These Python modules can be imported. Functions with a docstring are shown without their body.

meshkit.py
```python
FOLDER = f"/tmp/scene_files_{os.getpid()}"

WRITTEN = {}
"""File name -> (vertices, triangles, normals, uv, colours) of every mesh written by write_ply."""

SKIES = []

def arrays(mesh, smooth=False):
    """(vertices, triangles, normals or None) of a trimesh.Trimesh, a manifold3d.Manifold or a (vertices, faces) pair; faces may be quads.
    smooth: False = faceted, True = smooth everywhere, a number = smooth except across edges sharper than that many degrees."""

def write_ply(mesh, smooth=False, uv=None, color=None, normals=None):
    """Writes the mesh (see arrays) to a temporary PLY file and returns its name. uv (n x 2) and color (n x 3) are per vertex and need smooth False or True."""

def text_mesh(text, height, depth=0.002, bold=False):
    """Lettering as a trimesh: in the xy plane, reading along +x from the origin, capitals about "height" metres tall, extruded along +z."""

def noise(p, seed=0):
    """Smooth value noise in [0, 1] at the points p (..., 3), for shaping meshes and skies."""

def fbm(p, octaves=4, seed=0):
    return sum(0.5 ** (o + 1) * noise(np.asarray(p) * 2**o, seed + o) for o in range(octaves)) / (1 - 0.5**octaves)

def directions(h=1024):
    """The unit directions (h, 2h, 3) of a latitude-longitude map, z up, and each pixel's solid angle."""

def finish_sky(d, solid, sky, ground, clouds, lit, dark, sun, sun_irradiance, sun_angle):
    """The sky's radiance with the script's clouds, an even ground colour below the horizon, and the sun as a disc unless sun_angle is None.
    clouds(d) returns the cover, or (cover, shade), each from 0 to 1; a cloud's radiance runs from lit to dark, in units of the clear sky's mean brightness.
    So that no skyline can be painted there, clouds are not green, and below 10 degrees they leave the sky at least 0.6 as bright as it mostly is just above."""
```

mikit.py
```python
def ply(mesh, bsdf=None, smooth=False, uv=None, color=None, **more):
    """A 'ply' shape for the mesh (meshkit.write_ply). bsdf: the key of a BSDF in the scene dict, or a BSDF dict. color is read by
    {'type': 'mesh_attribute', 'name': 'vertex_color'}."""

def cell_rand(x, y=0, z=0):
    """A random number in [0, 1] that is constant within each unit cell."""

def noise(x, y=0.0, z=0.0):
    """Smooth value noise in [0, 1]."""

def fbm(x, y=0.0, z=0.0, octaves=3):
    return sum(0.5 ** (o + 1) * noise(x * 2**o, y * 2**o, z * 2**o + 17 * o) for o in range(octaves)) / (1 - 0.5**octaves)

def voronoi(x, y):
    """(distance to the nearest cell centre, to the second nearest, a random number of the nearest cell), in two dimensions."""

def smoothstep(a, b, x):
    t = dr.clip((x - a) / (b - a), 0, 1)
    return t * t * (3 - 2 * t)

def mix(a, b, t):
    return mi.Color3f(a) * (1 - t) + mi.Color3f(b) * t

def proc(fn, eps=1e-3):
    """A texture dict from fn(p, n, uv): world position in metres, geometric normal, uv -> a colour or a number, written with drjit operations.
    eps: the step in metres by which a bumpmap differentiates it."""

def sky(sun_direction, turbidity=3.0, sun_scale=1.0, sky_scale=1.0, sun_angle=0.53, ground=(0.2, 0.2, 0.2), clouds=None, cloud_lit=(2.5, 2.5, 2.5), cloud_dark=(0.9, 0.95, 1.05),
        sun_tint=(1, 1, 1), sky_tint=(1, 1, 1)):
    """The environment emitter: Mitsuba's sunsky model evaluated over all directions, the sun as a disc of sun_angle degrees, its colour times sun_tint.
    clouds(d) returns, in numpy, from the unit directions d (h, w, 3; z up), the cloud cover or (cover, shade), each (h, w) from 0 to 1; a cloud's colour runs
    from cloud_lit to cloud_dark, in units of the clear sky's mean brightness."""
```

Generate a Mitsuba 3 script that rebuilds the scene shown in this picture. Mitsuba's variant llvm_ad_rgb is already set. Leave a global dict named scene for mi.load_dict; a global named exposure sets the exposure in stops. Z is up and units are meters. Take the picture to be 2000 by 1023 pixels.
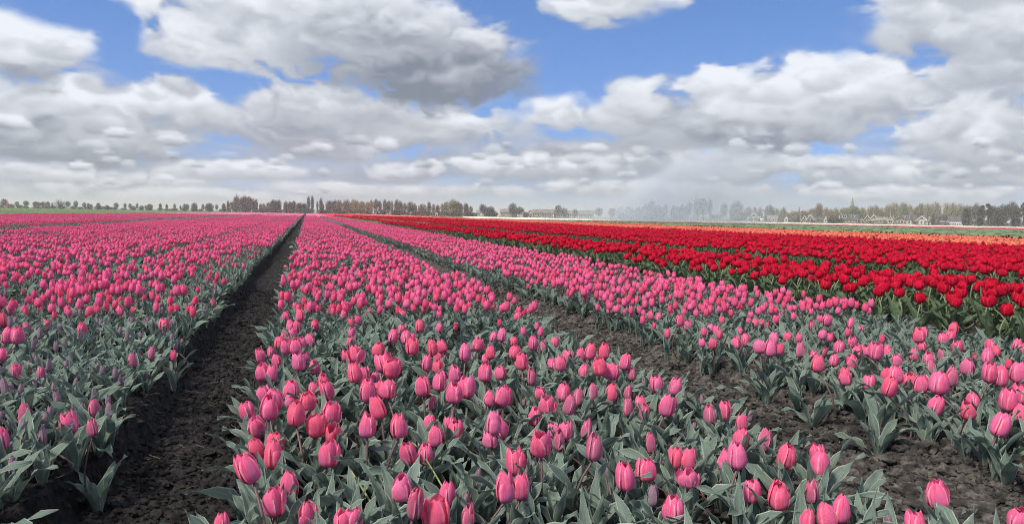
import math
import numpy as np
import trimesh
import drjit as dr
import mitsuba as mi
import mikit
import meshkit
from mikit import proc, ply, cell_rand, smoothstep, mix

scene, labels = {}, {}
RNG = np.random.default_rng(7)

# ------------------------------------------------------------------ camera, sky, exposure
EYE = 0.8                      # metres above the flower beds
FOCAL = 1444.0                 # in pixels of the 2000 pixel wide photograph


def unit(v):
    v = np.asarray(v, float)
    return v / np.linalg.norm(v)


_row = unit((599 - 1000, 414 - 511.5, FOCAL))          # where the planted rows (+y) vanish, in camera axes right, down, forward
_up = unit(np.cross((1, .0183, 0), _row))
_up = _up if _up[1] < 0 else -_up
AX = np.stack([np.cross(_row, _up), _row, _up])        # camera axes -> world axes
forward, cam_up = AX @ [0, 0, 1.], AX @ [0, -1., 0]
scene['camera'] = {
    'type': 'perspective', 'fov': math.degrees(2 * math.atan(1000 / FOCAL)), 'fov_axis': 'x', 'near_clip': 0.05, 'far_clip': 6000.0,
    'to_world': mi.ScalarTransform4f().look_at(origin=[0, 0, EYE], target=[float(a) for a in np.array([0, 0, EYE]) + forward], up=[float(a) for a in cam_up])}


def spot(px, py, z):
    """The point at height z that one sees in that direction."""
    r = AX @ unit((px - 1000, py - 511.5, FOCAL))
    t = (z - EYE) / r[2]
    return np.array([r[0] * t, r[1] * t, z])


def seen_at(p):
    c = AX.T @ (np.asarray(p, float) - [0, 0, EYE])
    return c[0] / c[2] * FOCAL + 1000, c[1] / c[2] * FOCAL + 511.5, c[2]


# clouds, far ones first: (azimuth, elevation, half width, half height in degrees, greyness at the top, at the base, density); azimuth 0 is along the rows, positive to the right
CLOUDS = [(15.4, 4.8, 9.1, 1.73, 0.35, 0.62, 0.9), (1.5, 3.6, 15.7, 1.73, 0.35, 0.6, 0.85), (25.2, 3.7, 12.3, 2.12, 0.4, 0.65, 0.95), (45.7, 4.3, 7.1, 2.31, 0.35, 0.6, 0.9), (-14.9, 2.6, 9.7, 1.54, 0.4, 0.62, 0.9), (-14.9, 1.9, 8.8, 1.15, 0.35, 0.55, 0.8), (-5.3, 2.8, 5.2, 0.96, 0.08, 0.45, 0.8), (0.8, 4.7, 4.8, 1.46, 0.12, 0.55, 0.85), (7.2, 3.2, 3.1, 1.23, 0.1, 0.5, 0.85), (15.4, 3.6, 6.0, 1.35, 0.22, 0.5, 0.9), (21.3, 3.7, 3.1, 1.23, 0.2, 0.5, 0.85), (30.8, 3.7, 7.7, 1.73, 0.45, 0.68, 0.9), (39.5, 3.5, 5.6, 1.62, 0.32, 0.55, 0.9), (46.7, 3.3, 4.9, 1.46, 0.25, 0.5, 0.9), (-10.3, 1.0, 10.9, 0.85, 0.3, 0.45, 0.7), (7.6, 1.7, 11.7, 0.85, 0.3, 0.42, 0.75), (27.1, 2.0, 11.4, 0.96, 0.4, 0.5, 0.8), (44.4, 1.9, 9.1, 0.96, 0.3, 0.42, 0.75), (-15.1, 5.4, 8.5, 3.08, 0.1, 0.75, 1.0), (-8.6, 6.8, 3.8, 2.00, -0.05, 0.55, 1.0), (-15.5, 4.1, 6.7, 1.62, 0.55, 0.8, 0.9), (-1.4, 6.3, 6.5, 2.89, 0.38, 0.68, 0.95), (7.6, 6.7, 8.2, 1.85, 0.12, 0.62, 1.0), (3.0, 7.6, 7.2, 1.73, 0.3, 0.5, 0.9), (18.7, 7.8, 2.8, 1.69, 0.02, 0.45, 1.0), (15.7, 7.3, 2.4, 1.15, 0.25, 0.45, 0.8), (27.7, 7.1, 7.6, 3.08, 0.25, 0.62, 1.0), (30.6, 9.9, 2.6, 1.39, -0.05, 0.35, 1.0), (36.3, 8.2, 8.3, 3.39, 0.0, 0.58, 1.0), (33.6, 6.0, 5.7, 1.39, 0.62, 0.85, 0.9), (41.3, 8.7, 4.5, 2.39, 0.12, 0.5, 1.0), (47.0, 8.7, 4.3, 2.77, 0.18, 0.5, 0.95), (48.0, 5.7, 5.0, 2.85, 0.22, 0.62, 1.0), (-17.6, 9.5, 2.9, 3.08, -0.05, 0.72, 1.0), (-13.2, 8.2, 1.8, 0.92, 0.42, 0.6, 0.7), (-8.8, 8.6, 1.8, 1.00, 0.48, 0.58, 0.7), (0.0, 12.9, 14.4, 4.43, 0.1, 0.42, 1.0), (-9.2, 11.0, 2.6, 1.08, 0.25, 0.38, 0.85), (8.3, 11.7, 9.4, 4.04, 0.32, 0.82, 1.0), (11.0, 10.4, 7.5, 2.00, 0.72, 0.92, 0.9), (22.9, 15.5, 5.5, 1.85, 0.12, 0.42, 1.0), (45.0, 13.0, 7.1, 2.89, 0.22, 0.5, 1.0), (48.8, 10.6, 4.6, 2.50, 0.32, 0.55, 1.0)]
OPENINGS = [(-13.6, 11.3, 2.0250000000000004, 3.27, 1.0), (-15.3, 12.7, 3.2, 1.54, 1.0), (-6.3, 9.4, 2.9, 1.08, 1.0), (-12.4, 8.8, 1.2, 1.15, 0.6), (-7.0, 4.1, 2.9, 0.69, 0.55), (18.400000000000002, 10.5, 2.8, 1.73, 1.0), (15.7, 8.6, 1.4, 1.54, 0.5), (22.3, 12.0, 7.8, 1.92, 1.0), (31.2, 13.2, 10.2, 2.31, 1.0), (21.2, 9.2, 2.0, 1.15, 0.7), (42.0, 5.8, 1.4, 0.96, 0.45), (43.9, 10.7, 1.2, 0.58, 0.6), (-5.3, 8.6, 1.4, 0.58, 0.7), (14.8, 14.9, 1.6, 2.31, 0.3), (38.8, 12.8, 2.0, 1.92, 0.8)]      # where the blue shows: azimuth, elevation, half width, half height, how clearly
_r = np.random.default_rng(8)
_grown = []
for _i, _c in enumerate(CLOUDS):                                           # heaps of smaller puffs on every larger cloud
    _ca, _ce, _ra, _re, _t, _b, _o = _c
    if _i < 5:                                              # the thin layer behind everything
        _o, _t = _o * .8, .62
    elif _i < 18:                                           # the small far heaps, white on top
        _t, _b, _o, _re = _t * .5 + .05, _b + .12, .9, _re * .85
    _grown.append((_ca, _ce, _ra * 1.03, _re * 1.03, _t, _b, _o))
    for _k in range(int(3 + 1.1 * _ra) if _re > .75 and _o > .75 else 0):
        _q, _s = _r.uniform(-.85, .85), _r.uniform(.28, .55)
        _up = math.sqrt(1 - _q * _q) * _r.uniform(.0, .85)
        _grown.append((_ca + _q * _ra, _ce + _up * _re, _re * _s * 1.7, _re * _s, min(_t, _b) - .12 + .25 * max(0, _t), _t + (_b - _t) * _r.uniform(.35, .75), .85))
for _k in range(70):                                        # far rows of small heaps low over the horizon
    _e = 1.2 + 4.6 * _r.random() ** .8
    _s = _r.uniform(.16, .34) * (.5 + _e / 4)
    _grown.append((_r.uniform(-24, 56), _e, _s * _r.uniform(1.5, 3.0), _s * 1.1, _r.uniform(-.05, .3), _r.uniform(.55, .85), _r.uniform(.6, .95)))
CLOUDS = _grown
for _k in range(150):                                       # the same kind of sky goes on around and overhead
    _a, _e = _r.uniform(-180, 180), math.degrees(math.asin(_r.uniform(.02, 1)))
    if not (-28 < _a < 59 and _e < 22):
        _s = _r.uniform(.6, 1.5) * (1 + _e / 22)
        CLOUDS.append((_a, _e, 6.5 * _s / max(math.cos(math.radians(_e)), .12), 2.6 * _s, _r.uniform(.0, .35), _r.uniform(.4, .8), 1.0))


def clouds(d):
    az, el = np.degrees(np.arctan2(d[..., 0], d[..., 1])), np.degrees(np.arcsin(np.clip(d[..., 2], -1, 1)))
    ss = lambda a, b, x: (lambda t: t * t * (3 - 2 * t))(np.clip((x - a) / (b - a), 0, 1))  # noqa: E731
    P = np.stack([d[..., 0] * 57.3, d[..., 1] * 57.3, el * 1.5], -1)
    warp = [meshkit.fbm(P * .16 + 9 * k, 4, 31 + k) - .5 for k in range(2)]
    puff = 1 - np.sqrt(np.square(meshkit.fbm(P * .26 + 5 * warp[0][..., None], 5, 5) - .5) + .0012) * 4
    fine = meshkit.fbm(P * .55 + 4 * warp[1][..., None], 5, 15) - .5
    wisp = meshkit.fbm(P * [.20, .20, .8], 4, 61)
    low = np.clip(1 - el / 5.5, 0, 1)
    cover = .62 * ss(.0, .75, low + .7 * (wisp - .5)) * ss(-.2, .5, low)
    shade = .62 + 1.0 * (wisp - .5) * (1 - .3 * low) - .06 * low
    for k, (ca, ce, ra, re, top, base, dense) in enumerate(CLOUDS):
        da = (az - ca + 180) % 360 - 180
        near = (np.abs(da) < 2.2 * ra + 4) & (np.abs(el - ce) < 2.2 * re + 3)
        if not near.any():
            continue
        r, c = np.nonzero(near)
        sl = np.s_[r.min():r.max() + 1, c.min():c.max() + 1]
        x = (da[sl] + 1.5 * re * warp[0][sl]) / ra
        y = (el[sl] - ce + .9 * re * warp[1][sl]) / re
        y = np.where(y < 0, y * 1.12, y)
        f = 1 - np.sqrt(x * x + y * y) + .34 * (puff[sl] - .45) + .62 * fine[sl]
        cov = ss(.02, .42, f) * dense
        t = ss(-.75, .75, y + .5 * (puff[sl] - .5))
        sh = .10 + 1.08 * base + (top - .06 - 1.08 * base) * t - .26 * (puff[sl] - .45) * (.35 + t) - .55 * fine[sl] * (.15 + t) + .12 * (1 - cov)
        cover[sl] = cover[sl] + cov * (1 - cover[sl])
        shade[sl] = shade[sl] * (1 - cov) + sh * cov
    for ca, ce, ra, re, w in OPENINGS:
        x, y = (az - ca + 2.4 * re * warp[0]) / ra, (el - ce + 1.6 * re * warp[1]) / re
        cover = cover * (1 - w * ss(.05, .65, 1.15 - np.sqrt(x * x + y * y) + .55 * fine + .2 * (.45 - puff)))
    return np.clip(cover, 0, 1), np.clip(shade, 0, 1)


scene['daylight'] = mikit.sky((-0.62, -0.30, 0.85), turbidity=3, sun_scale=1.0, sun_angle=9, clouds=clouds, cloud_lit=(3.00, 3.14, 3.38), cloud_dark=(.74, .88, 1.12), sky_tint=(.72, .90, 1.22), sun_tint=(.93, .98, 1.07), ground=(.09, .08, .07))
exposure = 1.76

# ------------------------------------------------------------------ helpers


def pose(x=0, y=0, z=0, turn=0, scale=1, lean=0, lean_to=0):
    """A 4 x 4 matrix: scale, turn about z, then lean (radians) towards the azimuth lean_to, then move."""
    s = np.diag([*np.broadcast_to(scale, 3), 1.0])
    rz = np.eye(4)
    rz[:2, :2] = [[math.cos(turn), -math.sin(turn)], [math.sin(turn), math.cos(turn)]]
    if lean:
        a = np.array([-math.sin(lean_to), math.cos(lean_to), 0])
        rz = trimesh.transformations.rotation_matrix(lean, a) @ rz
    t = np.eye(4)
    t[:3, 3] = x, y, z
    return t @ rz @ s


def put(key, shape, m):
    scene[key] = {**shape, 'to_world': mi.ScalarTransform4f(np.asarray(m, float))}


class Soup:
    """Collects (vertices, triangles, uv) and joins them."""

    def __init__(self):
        self.v, self.f, self.t, self.n = [], [], [], 0

    def add(self, v, f, uv=None, m=None):
        v = np.asarray(v, float)
        if m is not None:
            v = v @ m[:3, :3].T + m[:3, 3]
        self.v.append(v)
        self.f.append(np.asarray(f) + self.n)
        self.t.append(np.zeros((len(v), 2)) if uv is None else uv)
        self.n += len(v)
        return self

    def join(self):
        return np.vstack(self.v), np.vstack(self.f), np.vstack(self.t)

    def shape(self, bsdf, smooth=True):
        v, f, t = self.join()
        return ply((v, f), bsdf, smooth=smooth, uv=t)


def grid(nu, nv):
    i, j = np.meshgrid(np.arange(nu - 1), np.arange(nv - 1), indexing='ij')
    a = i * nv + j
    return np.vstack([np.stack([a, a + nv, a + nv + 1], -1).reshape(-1, 3), np.stack([a, a + nv + 1, a + 1], -1).reshape(-1, 3)])


def numbered(name):
    k, key = 0, name
    while key in labels or key in scene:
        k += 1
        key = f'{name}_{k:03d}'
    return key


def thing(name, label, category, group=None, kind=None):
    key = numbered(name)
    labels[key] = {'label': label, 'category': category}
    if group:
        labels[key]['group'] = group
    if kind:
        labels[key]['kind'] = kind
    return key


def part(root, name):
    k, key = 0, f'{root}__{name}'
    while key in scene:
        k += 1
        key = f'{root}__{name}_{k:03d}'
    return key


# ------------------------------------------------------------------ materials
f3 = mi.Color3f


def grain(p, s):
    return mikit.fbm(p.x * s, p.y * s, p.z * s, 3)


def petal_colour(pink, deep, mauve, base, pale, blush=False):
    def fn(p, n, uv):
        across = dr.abs(uv.x - .5) * 2
        tone = mikit.noise(p.x * 19, p.y * 19, 3.3)
        streak = mikit.fbm(uv.x * 26, uv.y * 2.2, dr.floor(p.x * 12) + dr.floor(p.y * 12) * 7, 2)
        c = mix(pink, deep, smoothstep(.45, .75, streak + .35 * (tone - .5)))
        vein = mikit.noise(uv.x * 60, uv.y * 3, dr.floor(p.x * 12) * 3 + dr.floor(p.y * 12) * 5)
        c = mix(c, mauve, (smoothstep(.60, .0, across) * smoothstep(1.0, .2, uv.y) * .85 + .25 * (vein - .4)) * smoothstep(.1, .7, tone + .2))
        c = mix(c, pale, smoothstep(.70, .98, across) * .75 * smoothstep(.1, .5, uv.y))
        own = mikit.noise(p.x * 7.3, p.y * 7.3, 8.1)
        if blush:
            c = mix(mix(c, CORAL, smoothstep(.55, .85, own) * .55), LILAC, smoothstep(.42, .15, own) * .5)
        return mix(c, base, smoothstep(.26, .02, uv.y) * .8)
    return proc(fn)


def petal_far_colour(pink, deep, mauve, base, bud):
    def fn(p, n, uv):              # uv.x carries the tone of one flower, above 0.8 a bud
        streak = mikit.noise(p.x * 90, p.y * 90, p.z * 25)
        c = mix(pink, deep, smoothstep(.2, .8, uv.x * .6 + .6 * (streak - .3)))
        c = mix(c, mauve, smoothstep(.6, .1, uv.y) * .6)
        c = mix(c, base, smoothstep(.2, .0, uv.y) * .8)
        return mix(c, bud, smoothstep(.8, .86, uv.x))
    return proc(fn)


def leaf_colour(dark, light, edge, edge_at=.90):
    def fn(p, n, uv):
        across = dr.abs(uv.x - .5) * 2
        veins = mikit.noise(uv.x * 40, uv.y * 1.5, dr.floor(p.x * 9) + dr.floor(p.y * 9) * 5)
        tone = mikit.fbm(p.x * 11, p.y * 11, p.z * 11, 2)
        c = mix(dark, light, smoothstep(.2, .85, .55 * tone + .45 * veins))
        return mix(c, edge, smoothstep(edge_at, edge_at + .14, across) * .85)
    return proc(fn)


def thin(colour, rough, trans):
    return {'type': 'principledthin', 'base_color': colour, 'roughness': rough, 'diff_trans': trans, 'spec_trans': 0.0, 'eta': 1.33}


PINK, DEEP, MAUVE, PALE = (.84, .175, .385), (.79, .085, .175), (.54, .20, .42), (.92, .50, .66)
CORAL, LILAC = (.86, .135, .225), (.78, .245, .49)
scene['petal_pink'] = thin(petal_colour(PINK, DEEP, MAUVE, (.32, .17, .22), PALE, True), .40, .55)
scene['petal_half'] = thin(petal_colour((.62, .17, .32), (.66, .10, .20), (.32, .20, .31), (.20, .17, .19), PALE), .5, .6)
scene['petal_bud'] = thin(petal_colour((.31, .22, .30), (.38, .17, .26), (.22, .20, .24), (.17, .21, .17), (.46, .40, .43)), .5, .4)
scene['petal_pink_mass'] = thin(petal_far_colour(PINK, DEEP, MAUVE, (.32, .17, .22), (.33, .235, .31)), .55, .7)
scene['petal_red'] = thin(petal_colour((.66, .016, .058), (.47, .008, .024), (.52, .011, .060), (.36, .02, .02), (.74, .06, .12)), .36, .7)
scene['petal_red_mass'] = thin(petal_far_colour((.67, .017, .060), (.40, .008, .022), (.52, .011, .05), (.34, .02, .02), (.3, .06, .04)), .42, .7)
scene['petal_orange_mass'] = thin(petal_far_colour((.84, .27, .18), (.78, .13, .11), (.74, .13, .13), (.6, .16, .1), (.86, .38, .24)), .5, .6)
scene['petal_maroon_mass'] = thin(petal_far_colour((.16, .006, .012), (.10, .004, .01), (.12, .006, .014), (.1, .01, .01), (.1, .05, .04)), .5, .5)
scene['leaf_glaucous'] = thin(leaf_colour((.104, .156, .136), (.215, .285, .252), (.54, .62, .57), .86), .36, .46)
scene['leaf_green'] = thin(leaf_colour((.062, .108, .064), (.145, .205, .125), (.24, .30, .21), .90), .38, .40)


def stem_colour(low, high):
    return proc(lambda p, n, uv: mix(low, high, smoothstep(.1, .9, uv.y + .35 * (mikit.noise(p.x * 60, p.y * 60, p.z * 30) - .5))))


scene['stem_purple'] = {'type': 'twosided', 'nested': {'type': 'principled', 'base_color': stem_colour((.085, .075, .062), (.10, .055, .060)), 'roughness': .5}}
scene['stem_green'] = {'type': 'twosided', 'nested': {'type': 'principled', 'base_color': stem_colour((.10, .15, .07), (.13, .17, .08)), 'roughness': .5}}


def soil_colour(p, n, uv):
    g = grain(p, 31.0)
    h = mikit.fbm(p.x * 2.3, p.y * 1.1, 0, 3)
    crumb = mikit.noise(p.x * 170, p.y * 170, p.z * 170)
    dry = mikit.smoothstep(.5, 1.4, p.x) * mikit.smoothstep(6.5, 3.5, p.x)           # the second path lies higher and has dried
    c = mix((.0090, .0090, .0105), (.029, .0285, .031), smoothstep(.25, .8, g))
    d = mix((.030, .0285, .0285), (.100, .095, .092), smoothstep(.3, .8, g))
    c = mix(c, d, dry * smoothstep(.25, .55, h + .12))
    c = mix(c, c * .62, smoothstep(.55, .8, h) * (1 - dry))
    return c * (.7 + .6 * crumb) * (.72 + .56 * cell_rand(p.x * 75, p.y * 75))


scene['soil'] = {'type': 'bumpmap', 'bump': {'type': 'proc', **proc(lambda p, n, uv: mikit.fbm(p.x * 70, p.y * 70, p.z * 70, 3), eps=2e-3)}, 'scale': .022,
                 'nested': {'type': 'principled', 'base_color': proc(soil_colour), 'roughness': .92, 'specular': .2}}
scene['clod_soil'] = {'type': 'principled', 'base_color': proc(soil_colour), 'roughness': .95, 'specular': .2}


def plain(name, a, b, scale=3.0, rough=.8):
    scene[name] = {'type': 'principled', 'base_color': proc(lambda p, n, uv, a=a, b=b, s=scale: mix(a, b, smoothstep(.25, .75, mikit.fbm(p.x * s, p.y * s, p.z * s, 3)))), 'roughness': rough, 'specular': .3}


plain('pasture', (.045, .085, .030), (.085, .135, .050), .35)
plain('crop_green', (.055, .095, .052), (.115, .165, .092), 1.6)
plain('fallow', (.16, .10, .095), (.22, .15, .14), .25)
plain('white_bloom', (.74, .68, .66), (.86, .80, .78), 1.2)
plain('magenta_bloom', (.26, .030, .065), (.40, .055, .10), 1.2)
plain('pink_canopy', (.20, .075, .115), (.62, .14, .29), 2.6)  # colour darkened for the shade between flowers that this smooth sheet lacks
plain('red_canopy', (.24, .012, .022), (.54, .013, .045), 2.4)
plain('orange_canopy', (.60, .10, .075), (.84, .22, .15), 2.2)
plain('maroon_canopy', (.08, .006, .010), (.15, .008, .014), 1.9)
plain('grass_stalk_green', (.16, .19, .07), (.26, .28, .11), 20)
plain('stone_grey', (.30, .29, .28), (.45, .44, .42), 30)
plain('canopy_glaucous', (.026, .043, .036), (.085, .115, .10), 9)  # darker than the leaves: shaded gaps of the leaf mass are in the colour
plain('canopy_green', (.026, .046, .026), (.085, .12, .07), 9)  # shade between the leaves painted in here as well
plain('straw', (.19, .16, .11), (.32, .28, .20), 40)
plain('twig_grey', (.115, .105, .095), (.165, .150, .130), .6)
plain('twig_olive', (.205, .180, .105), (.30, .265, .165), .5)
plain('twig_brown', (.205, .140, .100), (.28, .200, .145), .5)
plain('twig_green', (.14, .165, .085), (.22, .235, .125), .5)
plain('twig_dark', (.060, .060, .055), (.100, .095, .088), .5)
plain('needle_dark', (.030, .048, .032), (.055, .078, .050), .5)
plain('bark', (.10, .09, .08), (.17, .15, .13), 1.5)
for _k in ('bark', 'twig_grey', 'twig_olive', 'twig_brown', 'twig_green', 'twig_dark', 'needle_dark'):
    scene[_k] = {'type': 'twosided', 'nested': scene[_k]}
plain('brick_brown', (.20, .13, .10), (.28, .18, .14), 2.0)
plain('brick_dark', (.10, .085, .08), (.15, .125, .115), 2.0)
plain('white_wall', (.46, .46, .44), (.56, .56, .54), .8)
plain('cream_wall', (.36, .33, .27), (.46, .42, .35), .8)
plain('slate_roof', (.055, .057, .066), (.085, .088, .098), 1.2)
plain('grey_roof', (.15, .145, .14), (.22, .21, .20), 1.2)
plain('tile_roof', (.30, .13, .08), (.40, .18, .11), 1.2)
plain('white_trim', (.60, .60, .59), (.70, .70, .69), 1.0)
plain('copper_green', (.16, .20, .18), (.22, .27, .24), 1.0)
plain('dark_timber', (.045, .042, .04), (.075, .07, .066), 1.5)
plain('steel', (.30, .31, .33), (.42, .43, .45), 3.0, .4)
scene['window_glass'] = {'type': 'principled', 'base_color': {'type': 'rgb', 'value': [.05, .06, .07]}, 'roughness': .12, 'specular': .6}

# ------------------------------------------------------------------ the ground: one sheet of soil with furrows
FURROWS = [(-.44, .17, .13, .10), (1.80, .22, .06, .12), (-2.12, .09, .04, .10), (-8.55, .42, .13, .14), (4.12, .06, .05, .06), (6.5, .45, .09, .15), (-5.0, .05, .03, .06)]   # x, half width, depth, bank


def ground_height(x, y, crumbs=True):
    z = np.zeros(np.broadcast(x, y).shape)
    wav = .03 * np.sin(y * 1.3) + .02 * np.sin(y * 3.1 + 1)
    for c, hw, dep, bank in FURROWS:
        t = np.clip((np.abs(x + wav * (1 if hw > .1 else .3) - c) - hw) / bank, 0, 1)
        z = z - dep * (1 - t * t * (3 - 2 * t))
    if crumbs:
        fade = np.clip(1.25 - np.hypot(x, y) / 14, 0, 1)
        P = np.stack(np.broadcast_arrays(x, y, 0 * x), -1)
        lump = meshkit.fbm(P * 9, 4, 3) - .5
        ridg = np.abs(meshkit.fbm(P * 24, 3, 8) - .5)
        fine = meshkit.fbm(P * 55, 2, 18) - .5
        z = z + fade * (.050 * lump - .07 * ridg + .014 + .022 * fine)
    return z


def ticks(pieces):
    return np.unique(np.round(np.concatenate([np.arange(a, b, s) for a, b, s in pieces]), 5))


xs = np.concatenate([[-4000, -1200, -400, -150, -60], ticks([(-30, -9, 1.5), (-9, -7.6, .12), (-7.6, -2.4, .4), (-2.4, -1.0, .1), (-1.0, .1, .0125), (.1, 1.3, .06), (1.3, 2.35, .0135), (2.35, 4.6, .12), (4.6, 7.2, .13), (7.2, 30, 1.5)]), [40, 80, 160, 400, 1200, 4000]])
ys = [-40, -5, 0, .8]
while ys[-1] < 12:
    ys.append(ys[-1] + max(.0125, .0065 * ys[-1]))
while ys[-1] < 4000:
    ys.append(ys[-1] * 1.09)
X, Y = np.meshgrid(xs, np.array(ys), indexing='ij')
scene['ground'] = ply((np.stack([X, Y, ground_height(X, Y)], -1).reshape(-1, 3), grid(*X.shape)), 'soil', smooth=True)
labels['ground'] = {'label': 'dark crumbly soil of the tulip fields, wet and black in the first furrow', 'kind': 'structure', 'category': 'ground'}


def sheet(name, corners, z, bsdf, label, bump=0.0, nu=2, nv=2, kind='structure', category='field', seed=0, skirt=True):
    """A four cornered field lying at height z, its surface uneven by bump."""
    c = np.array(corners, float)
    s, t = np.meshgrid(np.linspace(0, 1, nu), np.linspace(0, 1, nv), indexing='ij')
    P = ((1 - s) * (1 - t))[..., None] * c[0] + (s * (1 - t))[..., None] * c[1] + (s * t)[..., None] * c[2] + ((1 - s) * t)[..., None] * c[3]
    zz = np.full(s.shape, float(z))
    if bump:
        r = np.random.default_rng(seed)
        zz = zz + bump * (r.random(s.shape) - .5)
        if skirt:
            zz[0], zz[-1], zz[:, 0], zz[:, -1] = -.02, -.02, -.02, -.02
    scene[name] = ply((np.dstack([P, zz]).reshape(-1, 3), grid(nu, nv)), bsdf, smooth=bool(bump))
    labels[name] = {'label': label, 'kind': kind, 'category': category}


sheet('pasture_field', [(-24.9, 20), (-24.9, 3800), (-3500, 3800), (-3500, 20)], .06, 'pasture', 'flat green pasture beside the far edge of the pink tulips')
sheet('pasture_beyond', [(-24.5, 345), (3500, 345), (3500, 3800), (-24.5, 3800)], .03, 'pasture', 'green pasture in front of the village houses and the woods')
sheet('fallow_field', [(28, 60), (52, 40), (60, 345), (30, 345)], .03, 'fallow', 'dull mauve brown field between the orange tulips and the wood')
sheet('pasture_strip', [(58.5, 148), (260, 60), (420, 345), (60.5, 345)], .032, 'pasture', 'green meadow between the white tulip strip and the houses')
sheet('leafy_crop', [(26.2, 14), (90, 10), (86, 112), (26.2, 112)], .17, 'crop_green', 'broad strip of green flowerless tulip crop behind the orange tulips', .16, 130, 200, 'stuff', 'crop', 1)
sheet('magenta_tulips', [(52, 131), (140, 80), (150, 92), (56, 142)], .26, 'magenta_bloom', 'long strip of dark magenta tulips in front of the white strip', .14, 240, 26, 'stuff', 'tulips', 2)
sheet('white_tulips', [(40, 193), (165, 104), (168, 110), (41, 199)], .33, 'white_bloom', 'thin bright strip of white tulips across the far field', .05, 320, 14, 'stuff', 'tulips', 3)

# ------------------------------------------------------------------ tulip pieces


def curve(v, xs_, ys_):
    """A smooth curve through the given values."""
    from scipy.interpolate import PchipInterpolator
    return PchipInterpolator(xs_, ys_)(v)


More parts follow.
